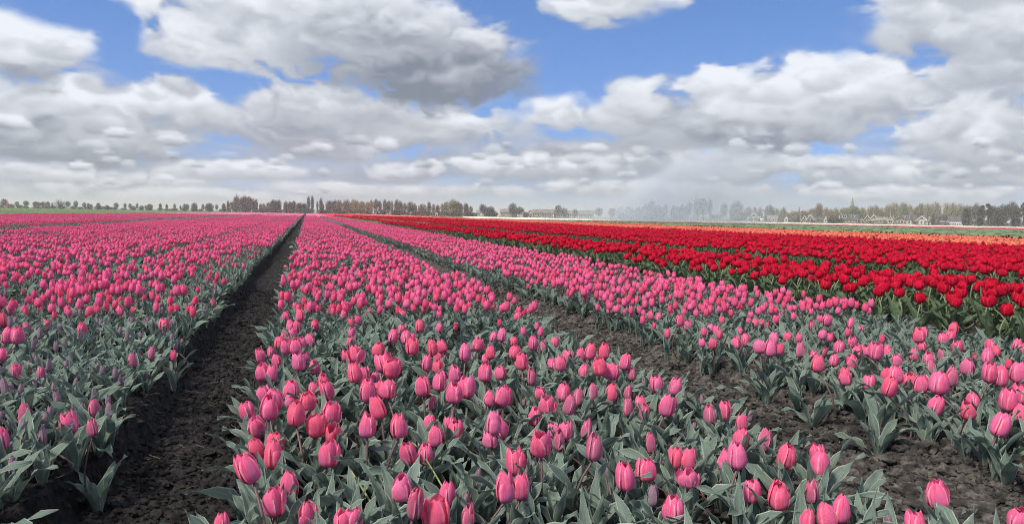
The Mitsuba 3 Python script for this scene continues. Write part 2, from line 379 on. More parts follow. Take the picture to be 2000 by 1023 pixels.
def petal(length, radius, phi, inner, tilt, seed, nu=9, nv=12, slim=1.0, flare=0.0):
    """One petal of a cup shaped flower that stands on the origin: vertices, triangles, uv (across, along)."""
    r = np.random.default_rng(seed)
    u, v = np.meshgrid(np.linspace(-1, 1, nu), np.linspace(0, 1, nv), indexing='ij')
    rad = radius * curve(v, [0, .06, .18, .42, .68, .88, 1], [.12, .46, .82, 1.0, .96 + .1 * flare, .74 + .3 * flare, .46 + .5 * flare])
    wid = radius * slim * curve(v, [0, .12, .35, .62, .82, .94, 1], [.22, .60, .98, 1.02, .84, .52, .10])
    z = length * (curve(v, [0, .06, .2, 1], [0, .02, .14, 1]))
    rad = rad * (.87 if inner else 1.0 + .07 * r.random()) * (1 + (.075 * u * u * np.sin(v * 3.1) + .018 * np.sin(u * 11 + r.random() * 6) * v) * (1 if not inner else .6))
    turn = np.clip(u * wid / np.maximum(rad, radius * .33), -1.55, 1.55)
    a = phi + turn + .05 * r.standard_normal()
    wave = radius * (.05 * np.sin(v * (6 + 4 * r.random()) + r.random() * 6 + u * 2) * np.abs(u) + .035 * np.sin(u * 9 + r.random() * 6) * v * v)
    rad = rad + wave
    z = z - .06 * length * (u * u) * v + (.06 * length * r.standard_normal() + .018 * length * np.sin(u * 7 + r.random() * 6)) * v
    P = np.stack([rad * np.cos(a), rad * np.sin(a), z], -1).reshape(-1, 3)
    if tilt:
        P = P @ trimesh.transformations.rotation_matrix(tilt, [-math.sin(phi), math.cos(phi), 0])[:3, :3].T
    return P, grid(nu, nv), np.stack([(u + 1) / 2, v], -1).reshape(-1, 2)


def leaf(length, width, rise0, bend, fold, seed, nu=5, nv=13, twist=0.0):
    """A lance shaped leaf that starts at the origin and arches towards +x."""
    r = np.random.default_rng(seed)
    s = np.linspace(0, 1, nv)
    th = rise0 + bend * s ** 1.6                               # angle from upright along the blade
    ds = length / (nv - 1)
    cx = np.concatenate([[0], np.cumsum(np.sin((th[1:] + th[:-1]) / 2) * ds)])
    cz = np.concatenate([[0], np.cumsum(np.cos((th[1:] + th[:-1]) / 2) * ds)])
    u = np.linspace(-1, 1, nu)[:, None]
    half = width / 2 * curve(s, [0, .1, .3, .5, .75, .92, 1], [.45, .64, .94, 1.0, .60, .19, .004])
    side = u * half * np.cos(fold)
    lift = np.abs(u) * half * np.sin(fold) * (1 - .55 * s) + .13 * width * np.sin(s * (10 + 8 * r.random()) + r.random() * 6) * u * np.abs(u) * np.minimum(1, s * 2.5)
    tw = twist * s ** 1.5
    side, lift = side * np.cos(tw) - lift * np.sin(tw), side * np.sin(tw) + lift * np.cos(tw)
    sway = .06 * length * r.standard_normal() * s * s
    P = np.stack([cx - lift * np.cos(th), side + sway, cz + lift * np.sin(th)], -1)
    return P.reshape(-1, 3), grid(nu, nv), np.stack([np.broadcast_to((u + 1) / 2, P.shape[:2]), np.broadcast_to(s, P.shape[:2])], -1).reshape(-1, 2)


def tube(points, radii, sides=6):
    p, t = np.asarray(points, float), np.gradient(np.asarray(points, float), axis=0)
    t /= np.linalg.norm(t, axis=1, keepdims=True)
    a = np.cross(t, [0.31, 1, 0.02])
    a /= np.linalg.norm(a, axis=1, keepdims=True)
    b, g = np.cross(t, a), np.linspace(0, 2 * np.pi, sides + 1)
    r = np.broadcast_to(radii, (len(p),))[:, None, None]
    v = p[None] + np.cos(g)[:, None, None] * a[None] * r.transpose(1, 0, 2) + np.sin(g)[:, None, None] * b[None] * r.transpose(1, 0, 2)
    uv = np.stack(np.broadcast_arrays((g / 6.2832)[:, None], np.linspace(0, 1, len(p))[None]), -1)
    return v.reshape(-1, 3), grid(sides + 1, len(p)), uv.reshape(-1, 2)


def cup(length, radius, sides, rings, tone, seed, open_=0.0):
    """A whole small flower as one closed cup with three lobes at its mouth (for the masses)."""
    r = np.random.default_rng(seed)
    v = np.linspace(0, 1, rings)[None]
    g = np.linspace(0, 2 * np.pi, sides + 1)[:, None]
    lobe = np.cos(3 * g + r.random() * 6)
    rad = radius * curve(v, [0, .08, .25, .5, .75, 1], [.05, .50, .90, 1, .90, .40 + open_]) * (1 + .10 * lobe * v)
    z = length * (v + .11 * lobe * v ** 3 - .05 * v)
    P = np.stack([rad * np.cos(g), rad * np.sin(g), z + 0 * g], -1)
    uv = np.stack([np.full(P.shape[:2], tone), np.broadcast_to(v, P.shape[:2])], -1)
    return P.reshape(-1, 3), grid(sides + 1, rings), uv.reshape(-1, 2)


# --- close flowers: six petals each, five states
STATE = {'closed': [(.074, .0238, .0, .00, 1.0, 0.0)] * 5 + [(.071, .0250, .03, .0, 1.0, .05)] * 4, 'open': [(.073, .0245, .10, .08, 1.0, .12)] * 4, 'wide': [(.072, .027, .30, .15, .95, .3)] * 3,
         'half': [(.073, .0190, .0, .0, 1.0, 0.0)] * 4, 'bud': [(.058, .0108, .0, .0, 1.0, 0.0)] * 5, 'tilted': [(.075, .0238, .03, .0, 1.0, .05)] * 3}
SKIN = {'closed': 'petal_pink', 'open': 'petal_pink', 'wide': 'petal_pink', 'half': 'petal_half', 'bud': 'petal_bud', 'tilted': 'petal_pink'}
PETALS, WHOLE = {}, {}
for si, (state, rows) in enumerate(STATE.items()):
    PETALS[state], WHOLE[state] = [], []
    for k, (L, R, tilt, tilt_in, slim, flare) in enumerate(rows):
        got, soup = [], Soup()
        for j in range(6):
            seed = 1000 * si + 20 * k + j
            jit = .12 * np.random.default_rng(seed + 5).standard_normal()
            inner = j >= 3
            t = (tilt_in if inner else tilt) * (1 + 1.2 * jit * 4) + .02 * jit
            g = petal(L * (1.0 if inner else .97), R, j * 2.0944 + (1.0472 if inner else 0) + jit, inner, t, seed, slim=slim, flare=flare)
            got.append(ply((g[0], g[1]), SKIN[state], smooth=True, uv=g[2]))
            soup.add(*petal(L * (1.0 if inner else .97), R, j * 2.0944 + (1.0472 if inner else 0) + jit, inner, t, seed, nu=5, nv=8, slim=slim, flare=flare))
        PETALS[state].append(got)
        WHOLE[state].append(soup.shape(SKIN[state]))

BASAL = [dict(length=.185 + .05 * a, width=.040 + .018 * b, rise0=.14 + .34 * a, bend=.35 + .95 * b, fold=.85 - .4 * a) for a, b in RNG.random((16, 2))]
UPRIGHT = [dict(length=.145 + .06 * a, width=.035 + .022 * b, rise0=.05 + .22 * a, bend=.10 + .55 * b, fold=.75) for a, b in RNG.random((14, 2))]
DROOP = [dict(length=.17 + .05 * a, width=.05 + .02 * b, rise0=.6 + .35 * a, bend=.8 + .7 * b, fold=.65) for a, b in RNG.random((5, 2))]


def leaf_shapes(specs, bsdf, seed, grow=1.0, **k):
    out = []
    for i, s in enumerate(specs):
        g = leaf(seed=seed + i, twist=.9 * np.random.default_rng(seed + i).standard_normal() * .5, **{**s, 'length': s['length'] * grow, 'width': s['width'] * grow}, **k)
        out.append(ply((g[0], g[1]), bsdf, smooth=True, uv=g[2]))
    return out


LEAF = {'basal': leaf_shapes(BASAL, 'leaf_glaucous', 50), 'upright': leaf_shapes(UPRIGHT, 'leaf_glaucous', 90), 'droop': leaf_shapes(DROOP, 'leaf_glaucous', 130)}
STEMS = []
for k in range(6):
    r = np.random.default_rng(300 + k)
    s = np.linspace(0, 1, 6)
    bow = .05 * r.standard_normal(2)
    g = tube(np.stack([bow[0] * np.sin(s * np.pi), bow[1] * np.sin(s * np.pi), s], -1), .0035, 7)
    STEMS.append(g)
STEM_SHAPE = [ply((g[0], g[1]), 'stem_purple', smooth=True, uv=g[2]) for g in STEMS]

# ------------------------------------------------------------------ the pink tulips one can tell apart
# seen in enlargements of the photograph: x, y of the flower's middle and its height there, then its state (c closed, o open, w wide open, h half coloured, b bud, t leaning)
VIEWS = {
    (400, 600): """197 757 150 t/325 915 145 o/400 840 125 c/485 975 110 w/325 700 125 c/585 692 125 o/245 675 115 t/335 635 100 c/245 565 105 t/200 490 90 t/430 498 125 c/527 557 115 o/597 497 110 c/607 605 110 c/770 555 122 c/915 557 122 c/960 685 125 t/1043 687 115 c/1093 608 110 c/1063 540 85 c/1020 595 85 b/
815 475 115 t/1030 370 105 c/1077 455 55 h/1178 400 110 c/1110 350 95 c/1180 315 85 c/305 470 120 c/325 432 110 c/275 410 90 c/272 305 85 c/318 308 85 o/485 440 105 c/410 385 95 c/405 437 75 c/515 382 60 c/560 348 80 c/577 390 95 t/340 250 65 c/265 230 68 t/312 212 50 c/443 258 85 o/475 235 60 c/518 282 70 c/495 157 62 c/
385 185 75 c/430 185 75 c/455 168 60 c/350 165 65 c/375 140 50 c/415 125 60 c/405 88 60 c/437 90 60 c/383 42 50 c/450 38 60 c/520 85 55 c/705 305 105 c/750 318 85 c/805 325 60 c/840 260 100 o/885 285 100 c/865 240 60 c/770 395 110 c/825 388 90 c/865 385 95 c/665 225 60 c/710 222 80 w/690 165 60 c/695 118 50 c/
690 75 50 c/725 60 55 t/655 35 50 c/820 195 75 c/890 135 70 c/930 105 55 c/950 140 70 c/980 182 85 o/985 150 40 c/1015 88 65 c/1108 95 50 c/1105 45 45 c/985 15 35 c/940 28 50 c/1033 20 45 c/1185 100 45 h/1075 190 80 c/1118 180 75 c/1105 235 65 c/1050 262 80 c/1100 277 70 c/1155 555 80 c/1185 572 110 c/930 850 135 c/
995 930 160 h/1095 965 165 o/1145 880 130 c/660 1005 90 w/80 1020 80 c/520 5 40 c/585 8 36 c/655 5 40 c/430 10 44 c/360 8 40 c/700 1000 80 o""",
    (900, 600): """210 848 150 c/285 848 128 c/260 728 130 o/380 640 135 o/465 625 110 h/440 578 80 c/495 585 80 c/155 545 115 c/140 620 90 c/185 572 100 c/205 415 110 o/145 425 90 c/30 375 110 c/115 305 95 c/120 240 55 c/140 210 75 c/185 305 80 c/20 215 85 c/82 172 72 c/288 252 90 c/255 210 75 c/250 160 50 c/
195 130 68 c/155 140 55 c/130 10 40 c/195 18 45 c/185 58 40 h/270 42 48 c/297 133 42 c/360 108 40 c/342 168 72 c/392 187 62 h/443 163 58 c/375 137 40 c/505 230 72 c/432 272 75 c/470 262 80 c/580 300 78 c/565 225 70 c/612 208 80 c/678 208 78 c/655 280 90 o/712 302 85 c/778 258 80 c/808 312 70 h/925 360 85 c/1015 372 88 c/
1137 435 55 b/975 465 105 c/1175 505 92 h/865 360 50 b/710 408 90 c/622 408 82 h/790 400 65 h/790 470 90 h/848 455 80 c/870 497 82 h/555 425 85 h/515 463 95 h/485 402 92 c/335 330 80 h/372 400 60 c/410 460 90 w/350 518 88 c/300 425 40 b/595 575 95 h/630 662 125 h/690 760 95 b/775 798 140 c/875 760 125 c/898 643 95 h/
908 885 120 b/1005 948 145 c/1015 708 112 c/1075 712 115 c/1078 800 75 w/1195 745 90 b/35 985 95 h/85 785 55 b/28 910 80 b/345 745 50 b/1010 500 60 b/1105 515 45 b/110 110 35 b/645 5 38 c/700 5 40 c/745 12 38 c/780 18 40 c/808 28 42 c/858 72 36 c/895 38 50 c/935 45 48 c/912 70 40 h/975 138 42 c/1035 62 58 c/1070 84 52 c/
1112 42 40 c/1130 10 38 c/1158 36 38 c/1180 98 48 c/1147 132 45 c/1190 168 58 c/1143 180 45 c/1205 120 46 c/862 40 36 c""",
    (1400, 600): """35 482 98 c/118 545 65 c/115 614 95 c/95 698 130 c/42 722 115 c/226 628 100 h/330 707 118 c/475 680 70 c/488 742 115 c/165 866 115 c/293 885 140 c/447 868 110 h/428 1005 110 c/518 985 130 c/587 957 120 c/157 512 65 b/1040 882 125 c/1425 1000 110 c/935 1025 70 o/810 1010 60 b/1343 553 105 t/1035 465 88 t/
1185 487 80 c/1210 437 70 c/1375 435 95 c/1435 410 85 c/1440 500 90 c/1243 400 45 b/605 327 80 c/718 350 75 c/818 372 95 t/843 315 85 c/800 320 65 c/913 347 80 c/965 357 90 c/1050 355 100 c/1108 330 80 h/1185 282 72 c/1290 308 85 c/1340 327 85 c/1425 305 90 c/1375 265 45 h/1280 230 72 c/1290 175 55 c/1320 205 50 c/
1215 212 30 h/1135 185 60 c/1118 98 55 c/1105 135 55 c/1070 145 55 c/965 182 55 c/955 132 65 c/980 118 50 c/930 225 58 c/848 247 65 c/805 210 55 c/752 210 75 o/700 208 65 c/665 208 58 c/638 258 65 c/553 248 62 c/477 262 85 c/460 230 60 c/508 212 50 h/578 185 68 c/535 157 45 c/500 127 52 c/640 165 55 c/618 130 40 c/
632 77 50 c/682 92 42 c/523 58 58 c/570 32 42 c/255 193 78 c/202 182 72 c/135 155 62 c/90 167 62 c/180 72 50 c/112 100 45 c/150 50 40 c/25 55 48 c/12 128 50 c/270 145 65 c/335 140 50 c/385 155 45 c/395 202 65 h/300 212 40 w/277 68 48 c/235 72 45 c/212 68 45 h/485 72 45 c/450 85 50 h/362 60 42 c/350 12 40 c/448 20 38 c/
305 25 35 c/255 8 30 c/205 22 40 c/1000 240 60 c/1012 290 60 h/1060 228 50 h/1160 218 50 b/1420 175 55 c/1440 200 50 c/1015 140 42 b/825 120 36 b/835 155 40 b/705 150 48 b/780 160 45 h""",
    (0, 600): """325 545 98 o/118 503 80 h/445 472 78 h/215 540 85 b/200 610 95 b/435 570 70 h/515 490 75 b/80 303 68 c/40 130 72 c/82 132 72 c/387 105 60 c/775 85 58 o/0 622 95 c/127 97 55 h/8 62 60 c/225 85 50 h/327 37 45 c/125 10 40 c/370 10 40 c/420 22 52 c/565 18 50 c/8 250 45 c/257 382 70 b/625 252 65 h/715 220 55 h/
22 378 80 b/48 395 70 b/195 312 55 h/163 375 55 b/293 355 60 b/357 362 60 b/272 440 80 b/350 460 60 b/435 300 55 b/542 305 55 b/400 270 50 b/458 220 50 b/335 240 55 b/187 122 55 b/160 185 55 b/283 120 50 b/555 85 45 b/463 105 45 b/610 150 40 b/832 180 50 b/800 45 45 b/860 135 35 b/820 240 35 h/55 745 80 b/3 520 70 b/
390 320 50 b/480 140 45 b/690 300 45 b/655 235 50 b/310 90 45 b/905 15 36 h/945 20 34 b/40 560 60 b""",
}
NAMES = {'c': 'closed', 'o': 'open', 'w': 'wide', 'h': 'half', 'b': 'bud', 't': 'tilted'}
found = []
for (ox, oy), rows in VIEWS.items():
    for row in rows.replace('\n', '').split('/'):
        zx, zy, zh, st = row.split()
        found.append((ox + float(zx) / 2.4184, oy + float(zy) / 2.4184, float(zh) / 2.4184, NAMES[st]))
found.sort(key=lambda f: -f[2])
BEDS = ['budding bed', 'middle bed', 'right bed']
WORDS = {'closed': 'closed pink', 'open': 'half-open pink', 'wide': 'wide-open pink', 'half': 'half-coloured', 'bud': 'mauve unopened', 'tilted': 'leaning closed pink'}
OWN = {(481, 913): 'tall closed pink tulip overhanging the dark furrow, its pale flower beaded with drops', (534, 978): 'pink tulip by the furrow whose outer petal stands away from its cup', (600, 1003): 'pink tulip at the bottom edge spread open in a wide V',
       (1830, 965): 'lone closed pink tulip standing in front of the bare dry path', (1070, 790): 'wide-open reddish pink tulip showing its ragged mouth, mid bed', (853, 999): 'big half-open pink tulip at the bottom edge beside a half-green bud',
       (811, 985): 'half-green half-pink tulip bud at the bottom edge beside a big open flower', (134, 826): 'pink tulip with open mouth and dark slits, largest of the budding bed'}
used_places = []
PX = {}
tall = []


def tulip_spot(px, py, h, state):
    """Where a flower of that height in the picture stands: the middle of its flower and its length."""
    want = {'bud': .060, 'half': .068}.get(state, .072)
    depth = FOCAL * want / h
    r = AX @ (np.array([px - 1000, py - 511.5, FOCAL]) / FOCAL)
    zf = float(np.clip(EYE + r[2] * depth, *((.10, .17) if state == 'bud' else (.14, .215))))
    p = spot(px, py, zf)
    return p, float(np.clip(h * (np.hypot(p[0], p[1]) * .96) / FOCAL / want, .72, 1.25))


def bed_of(x):
    return 0 if x < -.4 else 1 if x < 1.75 else 2


def stand(root, p, size, state, rng, detail, leaves, kind='pink'):
    """Builds the parts of one near tulip: petals, stem, leaves."""
    x, y, zf = p
    L = STATE[state][0][0] * size
    lean = abs(rng.normal(0, .14)) + (.22 if state == 'tilted' else 0)
    to = rng.uniform(0, 6.283) if state != 'tilted' else (math.pi + rng.normal(0, .5) if x < .9 else rng.normal(0, .7))
    base = np.array([x - .10 * lean * math.cos(to), y - .10 * lean * math.sin(to), float(ground_height(np.array(x), np.array(y), False)) - .015])
    top = np.array([x, y, zf]) - .5 * L * np.array([math.sin(lean) * math.cos(to), math.sin(lean) * math.sin(to), math.cos(lean)])
    fat = rng.uniform(.88, 1.12)
    m = pose(*top, turn=rng.uniform(0, 6.283), scale=(size * fat, size * fat, size * rng.uniform(.93, 1.06)), lean=lean, lean_to=to)
    k = int(rng.integers(len(PETALS[state])))
    if detail:
        for j in range(6):
            put(part(root + '__flower', 'petal'), PETALS[state][k][j], m)
    else:
        put(root + '__flower', WHOLE[state][k], m)
    d = top - base
    n = np.eye(4)
    n[:3, 2], n[:3, 3] = d * 1.02, base
    n[:3, 0] *= size
    n[:3, 1] *= size
    put(root + '__stem', STEM_SHAPE[int(rng.integers(6))], n)
    a0 = rng.uniform(0, 6.283)
    for i in range(leaves):
        which = 'basal' if i < 2 else 'upright' if i % 2 == 0 else ('basal' if rng.random() < .6 else 'upright')
        if i == 0 and rng.random() < .22 and (abs(x + .72) < .16 or abs(x + .18) < .14 or abs(x - 1.52) < .18 or abs(x - 2.1) < .2):
            which, a0 = 'droop', (0 if x in (0,) or abs(x + .72) < .16 or abs(x - 1.52) < .18 else math.pi) + rng.normal(0, .95)
        az = a0 + i * 2.4 + rng.normal(0, .35)
        s = rng.uniform(.80, 1.14) * (.92 if state == 'bud' else 1)
        put(part(root, 'leaf'), LEAF[which][int(rng.integers(len(LEAF[which])))], pose(base[0] + .008 * math.cos(az), base[1] + .008 * math.sin(az), base[2], turn=az, scale=s))


INDIVIDUALS = 300
NTH = ['first', 'second', 'third', 'fourth', 'fifth', 'sixth', 'seventh', 'eighth', 'ninth', 'tenth', 'eleventh', 'twelfth', 'thirteenth', 'fourteenth', 'fifteenth', 'sixteenth', 'seventeenth', 'eighteenth', 'nineteenth', 'twentieth']


def counted(places, per_row):
    """For picture positions: (which row counted upward from the bottom edge, which from the left in it), with about per_row in a row."""
    order, out = sorted(range(len(places)), key=lambda i: -places[i][1]), {}
    for r in range(0, len(order), per_row):
        for k, i in enumerate(sorted(order[r:r + per_row], key=lambda i: places[i][0])):
            out[i] = (r // per_row, k)
    return out


rest_of_found = []
spots = [tulip_spot(*f) for f in found]
for i, (px, py, h, state) in enumerate(found):
    rng = np.random.default_rng(5000 + i)
    p, size = spots[i]
    state = 'open' if state == 'closed' and rng.random() < .16 else state
    used_places.append(p[:2])
    if i >= INDIVIDUALS:
        rest_of_found.append((p, size, state))
        continue
    label = next((t for (ax, ay), t in OWN.items() if abs(ax - px) < 4 and abs(ay - py) < 4), None)
    if label is None:
        b = bed_of(p[0])
        mine = [j for j in range(INDIVIDUALS) if bed_of(spots[j][0][0]) == b]
        row, k = counted([found[j] for j in mine], (7, 10, 9)[b])[mine.index(i)]
        label = f'{WORDS[state]} tulip, {NTH[k]} from the left in the {NTH[row]} row up, {BEDS[b]}'
    key = thing('pink_tulip', label, 'tulip', 'pink tulips nearest the camera')
    stand(key, p, size, state, rng, detail=h > 26, leaves=6 if h > 30 else 5)

# ------------------------------------------------------------------ masses: instanced plants and patches
N_COPIES = {}


def copy_of(mass, group, m):
    N_COPIES[mass] = N_COPIES.get(mass, 0) + 1
    scene[f'{mass}__{N_COPIES[mass]:05d}'] = {'type': 'instance', 'to_world': mi.ScalarTransform4f(m), 'group': {'type': 'ref', 'id': group}}


def plant(soups, rng, x, y, kind, state, lod, z0=0.0):
    """Adds one whole tulip to the three soups flower, stem, leaf. lod 1 near, 2 middle, 3 far."""
    red = kind != 'pink'
    tallness = rng.normal(.30, .022) if red else {'bud': rng.uniform(.10, .15)}.get(state, rng.uniform(.145, .205))
    L, R = (.082, .0365) if red else {'bud': (.054, .0105), 'half': (.067, .018)}.get(state, (.070, .0222))
    L, R = L * rng.uniform(.85, 1.12), R * rng.uniform(.85, 1.12)
    tone = .92 if state == 'bud' else (rng.uniform(.55, .78) if state == 'half' else rng.uniform(0, .7))
    if state != 'leafy':
        sides, rings = {1: (12, 8), 2: (6, 5), 3: (5, 4), 4: (4, 3)}[lod]
        m = pose(x, y, z0 + tallness - .5 * L, turn=rng.uniform(0, 6.3), lean=abs(rng.normal(0, .16 if not red else .25)), lean_to=rng.uniform(0, 6.3))
        soups['flower'].add(*cup(L, R, sides, rings, tone, int(rng.integers(1 << 30)), open_=.12 if not red else .3 * rng.random()), m)
        if lod < 3:
            s = np.linspace(0, 1, 4 if lod == 1 else 2)
            soups['stem'].add(*tube(np.stack([x + 0 * s, y + .01 * np.sin(s * 3), z0 + (tallness - .45 * L) * s], -1), .0036 if not red else .005, 5 if lod == 1 else 3))
    n = {1: 5, 2: 4, 3: 3, 4: 0}[lod]
    a0 = rng.uniform(0, 6.3)
    for i in range(n):
        if red:
            spec = dict(length=rng.uniform(.24, .34), width=rng.uniform(.05, .08), rise0=rng.uniform(.05, .5), bend=rng.uniform(.2, 1.1), fold=.6)
        else:
            spec = dict((BASAL if i < 2 else UPRIGHT)[int(rng.integers(10))])
            k = rng.uniform(.75, 1.08)
            spec['length'], spec['width'] = spec['length'] * k, spec['width'] * k
        az = a0 + i * 2.4 + rng.normal(0, .4)
        g = leaf(seed=int(rng.integers(1 << 30)), **spec, nu=3, nv={1: 8, 2: 4, 3: 3}[lod], twist=rng.normal(0, .5))
        soups['leaf'].add(*g, pose(x, y, z0 - .01, turn=az))


def group_of(name, plants, kind, lod, petals, leaf_bsdf, stem_bsdf):
    """A shapegroup of plants given as (x, y, state)."""
    soups = {'flower': Soup(), 'stem': Soup(), 'leaf': Soup()}
    rng = np.random.default_rng(abs(hash((len(name), sum(map(ord, name))))) % 100000)
    for x, y, state in plants:
        plant(soups, rng, x, y, kind, state, lod)
    scene[name] = {'type': 'shapegroup'}
    for k, b in (('flower', petals), ('stem', stem_bsdf), ('leaf', leaf_bsdf)):
        if soups[k].n:
            scene[name][k] = soups[k].shape(b)


def scatter(w, d, n, rng):
    """n fairly even points in a w by d rectangle about the origin."""
    nx = max(1, int(round(math.sqrt(n * w / d))))
    ny = max(1, int(round(n / nx)))
    gx, gy = np.meshgrid((np.arange(nx) + .5) / nx - .5, (np.arange(ny) + .5) / ny - .5)
    P = np.stack([gx.ravel() * w, gy.ravel() * d], -1)
    return P + rng.uniform(-.5, .5, P.shape) * [w / nx * .95, d / ny * .95]


SETS = {'pink': ('petal_pink_mass', 'leaf_glaucous', 'stem_purple'), 'red': ('petal_red_mass', 'leaf_green', 'stem_green'), 'orange': ('petal_orange_mass', 'leaf_green', 'stem_green'), 'maroon': ('petal_maroon_mass', 'leaf_green', 'stem_green')}
rng = np.random.default_rng(99)
SINGLE = {}
for kind, state, n in (('pink', 'closed', 16), ('pink', 'half', 5), ('pink', 'bud', 7), ('pink', 'leafy', 7), ('red', 'closed', 12)):
    for k in range(n):
        name = f'{kind}_plant_{state}_{k}'
        group_of(name, [(0, 0, state)], kind, 1, *SETS[kind])
        SINGLE.setdefault((kind, state), []).append(name)
PATCH = {}
for kind, share, lod, w, d, n, count in (('pink', .76, 2, .5, .5, 15, 6), ('pink', .45, 2, .5, .5, 15, 5), ('pink', .04, 2, .5, .5, 15, 4), ('pink', .04, 3, .5, 1.0, 24, 3), ('pink', .81, 3, .5, 1.0, 23, 5), ('pink', .5, 3, .5, 1.0, 24, 3), ('red', .88, 2, .5, .5, 9, 6), ('red', .88, 3, .5, 1.0, 16, 5),
                                         ('orange', 1, 2, .5, .5, 8, 4), ('orange', 1, 3, .5, 1.0, 14, 4), ('maroon', 1, 3, .5, 1.0, 22, 2),
                                         ('pink', .94, 4, 1.0, 2.0, 44, 4), ('red', 1, 4, 1.0, 2.0, 34, 4), ('orange', 1, 4, 1.0, 2.0, 40, 4), ('maroon', 1, 4, 1.0, 2.0, 40, 2)):
    for k in range(count):
        name = f'{kind}_patch_{lod}_{int(share * 100)}_{k}'
        group_of(name, [(x, y, 'closed' if rng.random() < share else ('leafy' if kind == 'red' else rng.choice(['bud', 'half', 'leafy', 'leafy']))) for x, y in scatter(w, d, n, rng)], kind, lod, *SETS[kind])
        PATCH.setdefault((kind, lod, 0 if share > .7 else 1 if share > .3 else 2), []).append(name)

ORD_BED = ['one', 'two', 'three', 'four', 'five', 'six', 'seven', 'eight', 'nine', 'ten']
BANDS = [('pink', -24.6, -9.1), ('pink', -7.85, -5.08), ('pink', -4.95, -2.22), ('pink', -2.02, -.69), ('pink', -.20, 1.53), ('pink', 2.07, 4.02), ('red', 4.32, 5.80), ('red', 7.25, 16.3), ('orange', 16.35, 25.0), ('maroon', 25.1, 25.9)]
MASS = {'pink': 'pink_tulip_mass', 'red': 'red_tulip_mass', 'orange': 'orange_tulip_mass', 'maroon': 'maroon_tulip_mass'}
NEAR_Y, FAR_Y = 46.0, 126.0


def in_view(x, y, margin=.6):
    a = math.degrees(math.atan2(x, y))
    return -21.5 - margin * 20 / max(math.hypot(x, y), 1) < a < 52.5 + margin * 20 / max(math.hypot(x, y), 1)


def flowering(x, y, rng):
    """The share of plants in flower there: the bed left of the furrow is late near the camera and along its edge."""
    if -2.02 < x < -.6:
        late = min(1, max(0, 1.3 - max(0, y - 4.4) / 1.6))
        strip = .58 if y < 6 else max(.14, .58 - .04 * (y - 6))
        edge = min(1, 4 * max(0, 1 - abs(x + .7) / strip)) * .97
        patchy = .45 * (meshkit.noise(np.array([x * 1.5, y * .55, 5.0]), 4) > .66)
        return 1 - min(1, max(.88 * late, .95 * edge, patchy))
    if -9.1 > x > -11.2:
        return -.2
    if -2.45 < x < -2.2:
        return .0
    if x > 2 and x < 4.1:
        return .84 - .6 * max(0, 1 - (x - 2.0) / .28)
    if 1.1 < x < 1.6:
        return .75
    return .95 - .5 * (meshkit.noise(np.array([x * 1.2, y * .4, 9.0]), 6) > .74)


RED_THINGS, ORANGE_THINGS = [], []
near_list = np.array(used_places)
for kind, x0, x1 in BANDS:
    # single plants, up to 7 m away
    reach = 7.6 if kind == 'pink' else 11.0
    density = 82 if kind == 'pink' else 31
    n = int(density * (x1 - x0) * reach)
    if kind in ('pink', 'red') and x0 < 8 and x1 > -6:
        rr = np.random.default_rng(int(1000 + x0 * 10))
        for x, y in scatter(x1 - x0, reach, n, rr) + [(x0 + x1) / 2, reach / 2]:
            r = math.hypot(x, y)
            if r > reach or not in_view(x, y) or y < .95:
                continue
            state = 'closed'
            if kind == 'pink':
                f = flowering(x, y, rr)
                state = 'closed' if rr.random() < f * .70 else rr.choice(['bud', 'bud', 'half', 'leafy', 'leafy'])
                sx, sy, _ = seen_at((x, y, .17))
                if sy > 606:                                # here every flower is one of the listed ones
                    near = np.hypot(near_list[:, 0] - x, near_list[:, 1] - y).min()
                    if near < .05:
                        continue
                    state = 'leafy' if x > -.5 or rr.random() < .62 or sy > 930 else 'bud'
                    if x > -.5 and rr.random() < (.32 if x < 1.75 else .12):
                        continue
                elif 575 < sy and rr.random() < .15:
                    state = 'half'
            else:
                RED_THINGS.append((r, x, y))
                continue
            g = SINGLE[(kind, state)]
            copy_of(MASS[kind], g[int(rr.integers(len(g)))], pose(x, y, ground_height(np.array(x), np.array(y), False), turn=rr.uniform(0, 6.3), scale=rr.uniform(.88, 1.1)))
    # patches farther away
    rr = np.random.default_rng(int(2000 + x0 * 10))
    for lod, w, d, ra, rb in ((2, .5, .5, reach, 19.0), (3, .5, 1.0, 19.0, 1e9), (4, 1.0, 2.0, 19.0, 1e9)):
        nx = max(1, int(round((x1 - x0) / w)))
        for i in range(nx):
            x = x0 + (i + .5) * (x1 - x0) / nx
            for y in np.arange(.5 * d, NEAR_Y, d) if lod < 4 else np.arange(NEAR_Y + .5 * d, FAR_Y, d):
                r = math.hypot(x, y)
                if kind == 'orange' and x < 18.2 and y < 21.5:
                    continue
                if r < ra or r >= rb or not in_view(x, y) or (kind, lod, 0) not in PATCH:
                    if not (kind == 'maroon' and in_view(x, y) and lod == 3 and r > 10):
                        continue
                bloom = flowering(x, y, rr) if kind == 'pink' else 1
                poor = 0 if bloom + rr.uniform(-.2, .2) > .66 else 1 if bloom + rr.uniform(-.15, .15) > .32 else 2
                if lod == 4:
                    if bloom < .2 and x > -10.4:
                        continue
                    poor = 0
                g = PATCH[(kind, lod, poor)]
                copy_of(MASS[kind], g[int(rr.integers(len(g)))], pose(x + rr.normal(0, .03), y + rr.uniform(-.12, .12), -.01, turn=math.pi * int(rr.integers(2)) + rr.normal(0, .05), scale=(min(1.1, (x1 - x0) / nx / w) * rr.uniform(.95, 1.1), 1.05, rr.uniform(.9, 1.1))))
rr = np.random.default_rng(77)
for p, size, state in rest_of_found:
    g = SINGLE[('pink', state if state in ('bud', 'half') else 'closed')]
    copy_of(MASS['pink'], g[int(rr.integers(len(g)))], pose(p[0], p[1], 0, turn=rr.uniform(0, 6.3), scale=(size, size, p[2] / .175)))

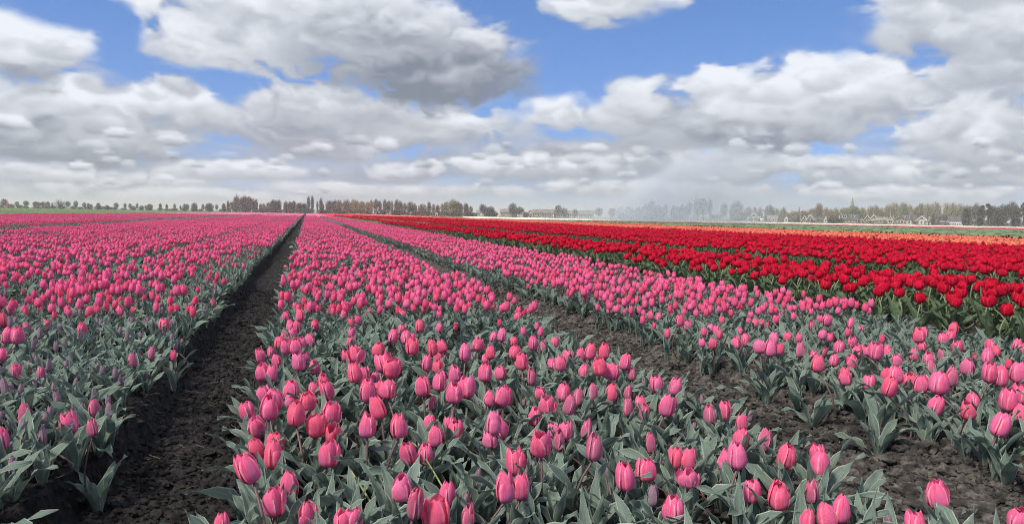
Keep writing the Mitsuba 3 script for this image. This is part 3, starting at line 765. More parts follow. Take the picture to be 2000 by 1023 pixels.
# red tulips: the nearest 300 one by one, with petals joined into one flower each
RED_LEAF = []
for k in range(12):
    q = np.random.default_rng(700 + k)
    g = leaf(q.uniform(.26, .36), q.uniform(.055, .085), q.uniform(.05, .55), q.uniform(.2, 1.3), .6, 700 + k, nu=5, nv=11, twist=q.normal(0, .5))
    RED_LEAF.append(ply((g[0], g[1]), 'leaf_green', smooth=True, uv=g[2]))
RED_FLOWER = []
for k in range(8):
    s, q = Soup(), np.random.default_rng(800 + k)
    flare = q.uniform(.1, .4)
    for j in range(6):
        s.add(*petal(.084 * (1 if j < 3 else .97), .0375, j * 2.0944 + (1.0472 if j >= 3 else 0), j >= 3, q.normal(.06, .05), 800 + 10 * k + j, nu=5, nv=8, flare=flare))
    RED_FLOWER.append(s.shape('petal_red'))
RED_STEM = [ply((g[0], g[1]), 'stem_green', smooth=True, uv=g[2]) for g in STEMS]
RED_THINGS.sort()
shown, red_places = 0, []
rr = np.random.default_rng(31)
for r, x, y in RED_THINGS:
    turn, size = rr.uniform(0, 6.3), rr.uniform(.88, 1.12)
    zf = rr.normal(.30, .022) - (.05 if x < 4.5 and rr.random() < .5 else 0)
    px, py, _ = seen_at((x, y, zf))
    if shown >= 300 or not -30 < px < 2030:
        g = SINGLE[('red', 'closed')]
        copy_of(MASS['red'], g[int(rr.integers(len(g)))], pose(x, y, 0, turn=turn, scale=size))
        continue
    shown += 1
    edge = 'on the bed edge' if x < 4.55 else 'in the first red bed' if x < 6.5 else 'in the red bed behind'
    key = thing('red_tulip', '', 'tulip', 'red tulips nearest the camera')
    red_places.append((px, py, key, edge))
    m = pose(x, y, zf - .044 * size, turn=turn, scale=size, lean=abs(rr.normal(0, .22)), lean_to=rr.uniform(0, 6.3))
    put(key + '__flower', RED_FLOWER[int(rr.integers(8))], m)
    n = np.diag([1.45, 1.45, zf - .04, 1.0])
    n[:3, 3] = x, y, 0
    put(key + '__stem', RED_STEM[int(rr.integers(6))], n)
    a0 = rr.uniform(0, 6.3)
    for i in range(4):
        az = a0 + i * 2.4 + rr.normal(0, .4)
        put(part(key, 'leaf'), RED_LEAF[int(rr.integers(12))], pose(x, y, -.01, turn=az, scale=rr.uniform(.8, 1.05)))

# orange tulips: the 300 nearest ones
ORANGE = []
for k in range(8):
    q, trio = np.random.default_rng(880 + k), {'flower': Soup(), 'stem': Soup(), 'leaf': Soup()}
    plant(trio, q, 0, 0, 'orange', 'closed', 2)
    ORANGE.append({'flower': trio['flower'].shape('petal_orange_mass'), 'stem': trio['stem'].shape('stem_green'), 'foliage': trio['leaf'].shape('leaf_green')})
rr = np.random.default_rng(35)
spots_ = sorted((math.hypot(x, y), x, y) for x, y in scatter(1.9, 10.2, 30 * 1.9 * 10.2, rr) + [17.25, 16.4])
orange_places = []
for r, x, y in spots_:
    px, py, _ = seen_at((x, y, .3))
    k, m = int(rr.integers(8)), pose(x, y, 0, turn=rr.uniform(0, 6.3), scale=rr.uniform(.88, 1.1))
    if len(orange_places) >= 300 or not -20 < px < 2020:
        if in_view(x, y):
            g = PATCH[('orange', 2, 0)][0]
            copy_of('orange_tulip_mass', g, m @ np.diag([.35, .35, 1, 1])) if rr.random() < .12 else None
        continue
    key = thing('orange_tulip', '', 'tulip', 'orange tulips nearest the camera')
    orange_places.append((px, py, key, 'in the orange band'))
    for name, shape in ORANGE[k].items():
        put(f'{key}__{name}', shape, m)
red_places += orange_places
for edge in {p[3] for p in red_places}:
    mine = [p for p in red_places if p[3] == edge]
    for i, (row, k) in counted(mine, 16).items():
        labels[mine[i][2]]['label'] = f'{"salmon orange" if "orange" in edge else "red"} tulip {edge}, {NTH[k]} from the left in the {NTH[row]} row up'

labels['pink_tulip_mass'] = {'label': 'countless pink tulips filling the long beds towards the horizon', 'category': 'tulips', 'kind': 'stuff'}
labels['red_tulip_mass'] = {'label': 'dense field of red tulips behind the nearest red ones', 'category': 'tulips', 'kind': 'stuff'}
labels['orange_tulip_mass'] = {'label': 'band of orange tulips along the far side of the red field', 'category': 'tulips', 'kind': 'stuff'}
labels['maroon_tulip_mass'] = {'label': 'narrow dark red row of tulips behind the orange band', 'category': 'tulips', 'kind': 'stuff'}

# the leaves of the middle distance as one uneven green canopy under the flowers
for i, (kind, x0, x1) in enumerate(BANDS):
    q, top = np.random.default_rng(450 + i), .13 if kind == 'pink' else .23
    yy = np.arange(NEAR_Y - 1, FAR_Y + 1, .3)
    gx, gy = np.meshgrid(np.linspace(x0, x1, max(4, int((x1 - x0) / .3))), yy, indexing='ij')
    gz = top + .09 * (q.random(gx.shape) - .6)
    gz[0], gz[-1] = 0, 0
    name = numbered('tulip_foliage')
    scene[name] = ply((np.stack([gx, gy, gz], -1).reshape(-1, 3), grid(*gx.shape)), 'canopy_glaucous' if kind == 'pink' else 'canopy_green', smooth=True)
    labels[name] = {'label': f'leaves under the {kind} tulips of a bed in the middle distance, bed {ORD_BED[i]} from the left', 'category': 'leaves', 'kind': 'stuff'}

# the beds beyond: uneven canopies of flowers
FAR_END = 338.0
for i, (kind, x0, x1) in enumerate(BANDS):
    top = {'pink': .20, 'red': .325, 'orange': .325, 'maroon': .40}[kind]
    q = np.random.default_rng(400 + i)
    nx = max(5, int((x1 - x0) / .22))
    yy = [FAR_Y - .3]
    while yy[-1] < FAR_END:
        yy.append(yy[-1] + max(.22, .006 * yy[-1]))
    gx, gy = np.meshgrid(np.linspace(x0, x1, nx), yy, indexing='ij')
    gz = top - .03 + .08 * (q.random(gx.shape) - .55)
    gz[0], gz[-1] = 0, 0
    gx[1], gx[-2] = x0 + .06, x1 - .06
    name = numbered(f'far_{kind}_tulips')
    scene[name] = ply((np.stack([gx, gy, gz], -1).reshape(-1, 3), grid(*gx.shape)), f'{kind}_canopy', smooth=True)
    where = f'{-x0:.0f} metres left of the camera' if x0 < 0 else f'{x0:.0f} metres right of the camera'
    labels[name] = {'label': f'far end of the {"dark red" if kind == "maroon" else kind} tulip bed starting {where}', 'category': 'tulips', 'kind': 'stuff'}

# ------------------------------------------------------------------ crumbs, clods and straw on the bare soil
CLODS = []
for k in range(8):
    m = trimesh.creation.icosphere(subdivisions=1 if k < 5 else 2)
    q = np.random.default_rng(60 + k)
    v = m.vertices * (1 + 1.1 * (meshkit.fbm(m.vertices * 2.1 + 10 * k, 3, k)[:, None] - .5)) * q.uniform(.7, 1.2, 3)
    scene[f'clod_shape_{k}'] = {'type': 'shapegroup', 'clod': ply((v, m.faces), 'clod_soil', smooth=40 if k >= 5 else False)}
rr = np.random.default_rng(12)
for cx, hw, y0, y1, n in ((-.44, .27, 1.7, 9, 7000), (1.80, .33, 1.5, 8.5, 15000), (.6, .8, 1.5, 3.5, 500), (4.1, .12, 3, 8, 300)):
    for _ in range(n):
        y = y0 * (y1 / y0) ** (rr.random() ** 1.25)
        x = cx + hw * np.clip(rr.normal(0, .55), -1.15, 1.15)
        s = min(.028, .0030 + .0034 * rr.exponential(1.0)) * (1.35 if cx > 1 else 1.0)
        z = float(ground_height(np.array(x), np.array(y))) + .25 * s
        copy_of('soil_crumbs', f'clod_shape_{int(rr.integers(8 if s > .011 else 5))}', pose(x, y, z, turn=rr.uniform(0, 6.3), scale=s * np.array([1, 1, .8]), lean=rr.uniform(0, .5)))
for cx, n in ((-.44, 46), (1.80, 60)):
    for _ in range(n):
        y, x, b = rr.uniform(1.7, 7), cx + rr.normal(0, .15), rr.uniform(.016, .040)
        copy_of('soil_crumbs', f'clod_shape_{5 + int(rr.integers(3))}', pose(x, y, float(ground_height(np.array(x), np.array(y))) + .15 * b, turn=rr.uniform(0, 6.3), scale=b * np.array([1, rr.uniform(.6, 1), .62])))
labels['soil_crumbs'] = {'label': 'loose crumbs and clods of earth lying in the furrow and on the path', 'category': 'soil', 'kind': 'stuff'}
for k, (ps, text) in enumerate((((( 742, 1012, .07), (690, 925, .11), (640, 850, .13), (575, 752, .12)), 'long yellow-green grass stalk leaning through the tulips at the furrow side'), (((905, 1015, .06), (870, 960, .11), (828, 890, .13), (800, 862, .13)), 'short yellow-green grass stalk beside the big half-open tulip'))):
    P = np.array([spot(*p) for p in ps])
    t = np.linspace(0, 1, 12)
    from scipy.interpolate import CubicSpline
    key = thing('grass_stalk', text, 'grass stalk', 'grass stalks among the tulips')
    g = tube(CubicSpline(np.linspace(0, 1, 4), P)(t), np.linspace(.0030, .0014, 12), 6)
    scene[key] = ply((g[0], g[1]), 'grass_stalk_green', smooth=True)
m = trimesh.creation.icosphere(subdivisions=2)
v = m.vertices * (1 + .5 * (meshkit.fbm(m.vertices * 1.3, 3, 5)[:, None] - .5)) * [.05, .04, .03]
scene[thing('stone', 'pale stone lying in the dark furrow far ahead', 'stone')] = ply((v + spot(569, 483, -.09), m.faces), 'stone_grey', smooth=True)
key = thing('fallen_tulip', 'pink tulip flower fallen on the edge of the dark furrow', 'tulip')
fp = spot(563, 522, -.04)
put(key + '__flower', WHOLE['open'][0], pose(*fp, turn=1, lean=1.4, lean_to=2.6))
put(key + '__stem', STEM_SHAPE[2], pose(fp[0] + .09, fp[1] - .02, fp[2] - .01, scale=(1, 1, .1), lean=1.4, lean_to=2.9))
s = Soup()
for _ in range(90):
    y = rr.uniform(1.8, 5)
    x = rr.choice([-.44, 1.8]) + rr.normal(0, .14)
    L, a = rr.uniform(.02, .07), rr.uniform(0, 6.3)
    z = float(ground_height(np.array(x), np.array(y))) + .012
    t = np.linspace(-.5, .5, 4)
    s.add(*tube(np.stack([x + L * t * math.cos(a) + .004 * np.sin(t * 6), y + L * t * math.sin(a), z + .012 * t * rr.normal()], -1), .0008, 3))
scene['straw_bits'] = s.shape('straw')
labels['straw_bits'] = {'label': 'bits of dry straw and root scattered on the bare soil', 'category': 'straw', 'kind': 'stuff'}

# ------------------------------------------------------------------ trees, houses and the rest on the skyline


def bearing(px, dist):
    """Where on the ground one stands dist metres away (along the line of sight) in that direction, and the metres of one pixel there."""
    r = AX @ np.array([(px - 1000) / FOCAL, (426 - 511.5) / FOCAL, 1.0])
    return np.array([r[0], r[1]]) * dist, dist / FOCAL


def base_row(px, dist):
    """The picture row of the ground there."""
    x, y = bearing(px, dist)[0]
    return seen_at((x, y, 0))[1]


def twigs(rng, n, centre, radii, length, width, up=.5, shell=.35, droop=0.0):
    """n slender twig triangles through an ellipsoid."""
    d = rng.standard_normal((n, 3))
    d /= np.linalg.norm(d, axis=1, keepdims=True)
    rad = (shell + (1 - shell) * rng.random((n, 1)) ** .6)
    knob = 1 + .30 * (meshkit.fbm(d * 2.3 + rng.random() * 50, 3, 1)[:, None] - .5) * 2
    p = centre + d * rad * knob * radii
    g = d * radii + np.array([0, 0, up * radii[2]]) + .5 * rng.standard_normal((n, 3)) * radii
    g[:, 2] -= droop * radii[2]
    g /= np.linalg.norm(g, axis=1, keepdims=True)
    side = np.cross(g, rng.standard_normal((n, 3)))
    side /= np.linalg.norm(side, axis=1, keepdims=True)
    L, W = length * rng.uniform(.5, 1.3, (n, 1)), width * rng.uniform(.6, 1.4, (n, 1))
    v = np.stack([p - g * L * .5 + side * W, p - g * L * .5 - side * W, p + g * L * .5], 1)
    return v.reshape(-1, 3), np.arange(3 * n).reshape(-1, 3)


def limbs(rng, fork, n, centre, radii, r0):
    s = Soup()
    for _ in range(n):
        d = unit(rng.standard_normal(3) + [0, 0, .8])
        end = centre + d * radii * rng.uniform(.6, .98)
        t = np.linspace(0, 1, 4)[:, None]
        start = np.array([0, 0, fork * rng.uniform(.75, 1.3)])
        pts = start * (1 - t) + end * t + np.array([0, 0, .06]) * np.sin(t * np.pi)
        s.add(*tube(pts, r0 * np.linspace(.7, .15, 4), 4)[:2])
    return s


TREES = {}


def tree_shapes(kind, k, skin):
    key = (kind, k, skin)
    if key in TREES:
        return TREES[key]
    q = np.random.default_rng(900 + 17 * k + sum(map(ord, kind)))
    trunk, crown = Soup(), Soup()
    if kind == 'round':
        c, r, f = np.array([0, 0, .60]), np.array([.36, .36, .39]), .26
        trunk.add(*tube([[0, 0, -.02], [.01, 0, .15], [0, .01, f], [.01, 0, .55]], [.026, .020, .016, .006], 6)[:2]).add(*limbs(q, f, 16, c, r, .015).join()[:2])
        crown.add(*twigs(q, 1100, c, r, .15, .0095))
    elif kind == 'full':
        c, r, f = np.array([0, 0, .54]), np.array([.40, .40, .45]), .16
        trunk.add(*tube([[0, 0, -.02], [.01, 0, .12], [0, .01, f], [.01, 0, .5]], [.028, .022, .016, .006], 6)[:2]).add(*limbs(q, f, 14, c, r, .014).join()[:2])
        crown.add(*twigs(q, 1700, c, r, .15, .0125, shell=.2))
        crown.add(*twigs(q, 700, c - [0, 0, .33], r * [.98, .98, .45], .14, .014))
    elif kind == 'poplar':
        c, r, f = np.array([0, 0, .56]), np.array([.13, .13, .46]), .10
        trunk.add(*tube([[0, 0, -.02], [.005, 0, .3], [0, .004, .6], [.003, 0, .95]], [.016, .013, .009, .002], 6)[:2]).add(*limbs(q, .22, 10, c, r, .007).join()[:2])
        crown.add(*twigs(q, 800, c, r, .15, .0075, up=1.3, shell=.15))
    elif kind == 'lollipop':
        c, r, f = np.array([0, 0, .68]), np.array([.26, .26, .30]), .42
        trunk.add(*tube([[0, 0, -.02], [.01, 0, .2], [0, 0, f], [0, 0, .8]], [.030, .026, .022, .006], 6)[:2]).add(*limbs(q, f, 9, c, r, .014).join()[:2])
        crown.add(*twigs(q, 420, c, r * q.uniform(.75, 1.25, 3), .18, .012, shell=.1))
    elif kind == 'willow':
        for _ in range(26):
            a, o = q.uniform(0, 6.3), q.uniform(.1, .62)
            h = q.uniform(.55, 1.0) * (1.05 - .35 * o)
            t = np.linspace(0, 1, 4)[:, None]
            trunk.add(*tube(np.hstack([o * np.cos(a) * t ** .8, o * np.sin(a) * t ** .8, h * t]), np.array([.014, .011, .008, .002]), 4)[:2])
        crown.add(*twigs(q, 700, np.array([0, 0, .40]), np.array([.5, .5, .36]), .20, .0045, up=1.6, shell=.1))
    elif kind == 'bush':
        c, r = np.array([0, 0, .46]), np.array([.5, .5, .5])
        trunk.add(*tube([[0, 0, -.02], [.02, 0, .2], [0, 0, .5]], [.03, .02, .01], 5)[:2]).add(*limbs(q, .1, 12, c, r, .016).join()[:2])
        crown.add(*twigs(q, 1800, c, r, .14, .014, shell=.3, up=.2))
    elif kind == 'pine':
        trunk.add(*tube([[0, 0, -.02], [.01, 0, .4], [0, .01, .75], [.005, 0, .97]], [.022, .018, .012, .003], 6)[:2])
        for _ in range(14):
            a, o, z = q.uniform(0, 6.3), q.uniform(.03, .20), q.uniform(.45, .97)
            c = np.array([o * math.cos(a), o * math.sin(a), z])
            trunk.add(*tube([[0, 0, z - .06], c * [.5, .5, 1] - [0, 0, .01], c], [.006, .005, .002], 4)[:2])
            crown.add(*twigs(q, 140, c, np.array([.13, .13, .075]), .07, .010, shell=.1, up=.3))
    elif kind == 'spruce':
        trunk.add(*tube([[0, 0, -.02], [0, 0, .5], [0, 0, .98]], [.02, .014, .003], 6)[:2])
        for z in np.linspace(.10, .97, 16):
            w = .30 * (1.02 - z)
            crown.add(*twigs(q, 100, np.array([0, 0, z]), np.array([w, w, .05]), .075, .012, shell=.2, up=-.6))
    TREES[key] = (ply(trunk.join()[:2], 'bark', smooth=True), ply(crown.join()[:2], skin, smooth=False))
    return TREES[key]


TREE_RNG = np.random.default_rng(4)


def tree(px, top, width, kind, skin, dist, label, name='bare_tree', group='trees along the horizon', category='tree'):
    (x, y), m = bearing(px, dist)
    h = max(1.2, (base_row(px, dist) - top) * m)
    spread = {'round': .74, 'full': .82, 'poplar': .26, 'lollipop': .54, 'willow': 1.1, 'bush': 1.0, 'pine': .52, 'spruce': .56}[kind]
    w = width * m / spread
    a, b = tree_shapes(kind, int(TREE_RNG.integers(3)), skin)
    key = thing(name, label, category, group)
    mm = pose(x, y, 0, turn=TREE_RNG.uniform(0, 6.3), scale=(w, w, h))
    put(key + '__trunk', a, mm)
    put(key + '__crown', b, mm)


ORD = ['first', 'second', 'third', 'fourth', 'fifth', 'sixth', 'seventh', 'eighth', 'ninth', 'tenth', 'eleventh', 'twelfth', 'thirteenth', 'fourteenth', 'fifteenth', 'sixteenth', 'seventeenth', 'eighteenth', 'nineteenth', 'twentieth',
       'twenty-first', 'twenty-second', 'twenty-third', 'twenty-fourth', 'twenty-fifth', 'twenty-sixth', 'twenty-seventh', 'twenty-eighth', 'twenty-ninth', 'thirtieth']


def trees(text, kind_words, where, dist, group, skin0='twig_grey', names=None):
    """Rows of x/top/width/kind[/skin] from left to right; every label counts them."""
    jitter = np.random.default_rng(sum(map(ord, where)))
    rows = [r.split() for r in text.replace('\n', ' ').split(',') if r.strip()]
    for i, r in enumerate(rows):
        r[2] = str(float(r[2]) * (1.45 * jitter.uniform(.7, 1.3) if r[3] == 'l' else 1.0))
        kind = {'r': 'round', 'f': 'full', 'p': 'poplar', 'l': 'round', 'w': 'willow', 'b': 'bush', 'n': 'pine', 's': 'spruce'}[r[3]]
        skin = r[4] if len(r) > 4 else skin0
        r[1], r[0] = str(float(r[1]) + jitter.normal(0, 1.1)), str(float(r[0]) + jitter.normal(0, 1.0))
        r[2] = str(float(r[2]) * jitter.uniform(.8, 1.4))
        look = {'round': 'bare spreading tree', 'full': 'bare full tree', 'poplar': 'slim upright poplar', 'lollipop': 'small round-headed tree', 'willow': 'spiky bare willow clump', 'bush': 'rounded bush', 'pine': 'dark pine', 'spruce': 'dark conifer'}[kind]
        tone = {'twig_grey': 'grey', 'twig_olive': 'pale olive', 'twig_brown': 'russet brown', 'twig_green': 'fresh green', 'twig_dark': 'dark', 'needle_dark': 'dark green'}[skin]
        look = look if look.startswith(tone.split()[0]) else f'{tone} {look}'
        tree(float(r[0]), float(r[1]), float(r[2]), kind, skin, dist + jitter.uniform(-18, 18), f'{look}, {ORD[i]} from the left {where}', {'bush': 'bush', 'willow': 'willow', 'pine': 'pine_tree', 'spruce': 'conifer', 'poplar': 'poplar'}.get(kind, 'bare_tree'), group,
             'bush' if kind == 'bush' else 'tree')


trees('10 388 9 l twig_brown, 35 392 8 l, 52 391 7 l, 69 392 7 l, 75 394 6 r, 84 392 6 l, 96 394 5 l, 102 393 4 p, 118 384 24 w twig_dark, 133 393 7 l, 149 394 6 l, 164 395 6 l, 173 395 4 p, 178 398 11 b, 193 396 10 f, 210 399 7 b, 228 397 6 l, 243 397 6 l',
      '', 'in the thin row above the pasture', 372, 'small trees above the pasture')
trees('256 398 6 l, 262 401 9 b, 268 397 5 r, 277 402 7 b, 285 399 5 r, 292 396 15 f twig_brown, 313 398 5 p, 326 397 6 l, 341 397 7 r, 352 401 5 r, 359 399 6 r, 366 396 8 r, 380 397 16 f, 396 398 7 r, 406 396 15 f, 423 397 8 r, 436 398 8 f twig_dark, 444 392 6 p, 455 393 13 r twig_dark',
      '', 'before the tall grey clump', 368, 'small trees before the grey clump')
trees('464 383 15 f twig_grey, 471 384 13 f twig_grey, 478 382 15 f twig_grey, 487 383 12 f twig_grey, 493 388 9 p, 500 387 10 f',
      '', 'in the tall grey clump', 362, 'tall grey clump of trees')
trees('509 397 6 p, 516 395 9 r twig_dark, 524 396 9 r twig_dark, 532 389 12 f twig_dark, 539 391 9 f twig_dark, 545 389 11 f twig_dark, 557 393 9 f twig_dark, 567 391 10 f twig_dark, 573 393 8 p twig_dark, 585 395 14 f twig_dark, 594 396 9 f twig_dark, 601 383 7 p, 611 381 8 p, 619 391 6 r, 626 384 8 p, 632 396 9 f',
      '', 'in the wood around the furrow end', 355, 'wood around the furrow end', 'twig_grey')
trees('643 391 13 f, 653 392 12 f, 663 389 15 f twig_olive, 677 388 24 f twig_brown, 690 390 14 f twig_olive, 697 391 13 f twig_olive, 706 394 14 f twig_olive, 719 393 13 f twig_olive, 726 390 9 p twig_olive, 734 389 11 p, 743 391 10 p, 752 389 9 p twig_green, 759 391 9 p, 767 390 9 p twig_green, 774 391 9 p, 782 391 11 p',
      '', 'in the wood behind the red field', 352, 'olive wood behind the red field', 'twig_grey')
trees('790 395 11 f twig_brown, 801 393 11 f, 811 396 13 f twig_brown, 825 398 16 f twig_brown, 837 395 9 p, 847 396 9 p twig_olive, 855 399 8 f, 864 395 10 r twig_olive, 872 393 13 f twig_olive, 885 389 24 f twig_olive, 893 392 14 f twig_brown, 901 395 12 f twig_brown, 909 396 10 p, 918 401 9 r',
      '', 'in the wood before the white strip', 350, 'wood before the white strip', 'twig_grey')
trees('942 397 13 r twig_dark, 949 404 12 b twig_dark, 957 403 13 f twig_dark, 966 412 16 b twig_dark, 1000 396 14 r, 1013 401 17 r, 1027 412 12 b twig_dark, 1088 399 18 r, 1102 404 16 r, 1122 408 12 r',
      '', 'among the pale terraced houses', 400, 'trees among the terraced houses')
trees('1170 406 14 r, 1194 405 16 r, 1212 404 18 f, 1227 402 22 f, 1246 405 16 f, 1262 397 18 f, 1271 393 20 f, 1284 399 20 f, 1300 398 8 p, 1316 402 18 f, 1330 401 20 f, 1348 391 14 r, 1362 385 20 r, 1375 383 18 r, 1386 384 14 r, 1412 395 16 r twig_olive, 1430 397 16 r twig_olive, 1442 392 22 r twig_olive, 1444 409 34 f twig_green',
      '', 'fading behind the sprinkler mist', 415, 'trees behind the mist')
trees('1462 403 14 r twig_olive, 1472 402 12 r twig_grey, 1485 404 14 f twig_olive, 1503 400 18 f twig_dark, 1516 405 12 r twig_olive, 1531 404 15 r twig_olive, 1510 416 26 b twig_green, 1524 413 16 b twig_olive, 1534 413 20 b twig_brown, 1552 411 30 b twig_brown, 1560 406 10 s needle_dark, 1569 409 17 f twig_brown, 1588 404 16 r twig_olive, 1600 397 20 f twig_brown, 1612 403 16 r twig_brown, 1622 408 14 f twig_olive, 1634 406 16 f twig_olive, 1646 405 15 f twig_olive',
      '', 'between white gable house and church', 446, 'village trees before the church')
trees('1657 403 20 f twig_olive, 1669 402 22 f twig_green, 1684 406 16 f twig_olive, 1698 404 18 f twig_olive, 1710 401 18 f twig_olive, 1722 402 15 f twig_green, 1735 398 16 f twig_olive, 1749 395 18 r twig_olive, 1764 395 18 f twig_green, 1776 399 14 r twig_olive, 1788 403 16 f twig_brown, 1797 399 15 r twig_grey, 1812 398 18 r twig_olive, 1829 395 20 f twig_olive, 1848 394 20 r twig_olive, 1860 394 18 r twig_olive, 1874 396 16 r twig_olive, 1866 408 18 f twig_green, 1880 404 16 f twig_olive',
      '', 'behind the dormer houses', 462, 'village trees behind the houses')
trees('1887 401 14 f twig_dark, 1895 400 16 r twig_dark, 1903 397 18 r twig_grey, 1914 401 18 f twig_dark, 1923 400 13 n needle_dark, 1932 397 14 n needle_dark, 1938 400 18 f twig_dark, 1950 400 16 f twig_dark, 1958 399 18 f twig_dark, 1967 395 17 r twig_dark, 1976 392 20 r twig_dark, 1985 402 18 f twig_dark, 1996 395 14 n needle_dark, 2004 398 18 f twig_dark, 2016 396 20 f twig_dark',
      '', 'in the dark wood at the field end', 322, 'dark wood at the field end')
trees('1630 423 26 b needle_dark, 1641 426 12 b needle_dark, 1824 417 12 s needle_dark, 1840 418 15 b twig_dark, 1851 418 12 b needle_dark, 1786 429 10 b twig_olive, 1729 430 10 b twig_olive, 1720 428 12 b twig_olive, 1700 431 16 b twig_olive, 1756 432 9 b twig_olive',
      '', 'among the gardens of the village', 420, 'garden shrubs of the village')


trees(', '.join(f'{x + 3 * math.sin(x)} {405.2 + .018 * x - 3.5 - 3 * abs(math.sin(x * 1.7))} {9 + 7 * abs(math.sin(x * .9))} b' for x in range(4, 500, 17)), '', 'in the low hedge above the pasture', 385, 'low hedge bushes above the pasture')
trees(', '.join(f'{x + 4 * math.sin(x)} {414.6 + .0183 * (x - 599) - 4.5 - 4 * abs(math.sin(x * 1.3))} {15 + 8 * abs(math.sin(x * .7))} b twig_dark' for x in range(512, 930, 16)), '', 'along the foot of the woods', 340, 'undergrowth at the foot of the woods')
trees(', '.join(f'{x + 4 * math.sin(x)} {436.3 + .0183 * (x - 1650) - 7 - 5 * abs(math.sin(x * 1.3))} {18 + 9 * abs(math.sin(x * .7))} b {"twig_dark" if x > 1880 else "twig_olive"}' for x in range(1478, 2020, 19)), '', 'along the foot of the village trees', 470, 'undergrowth behind the village')


def box(x0, x1, y0, y1, z0, z1):
    return trimesh.creation.box(bounds=[[x0, y0, z0], [x1, y1, z1]])


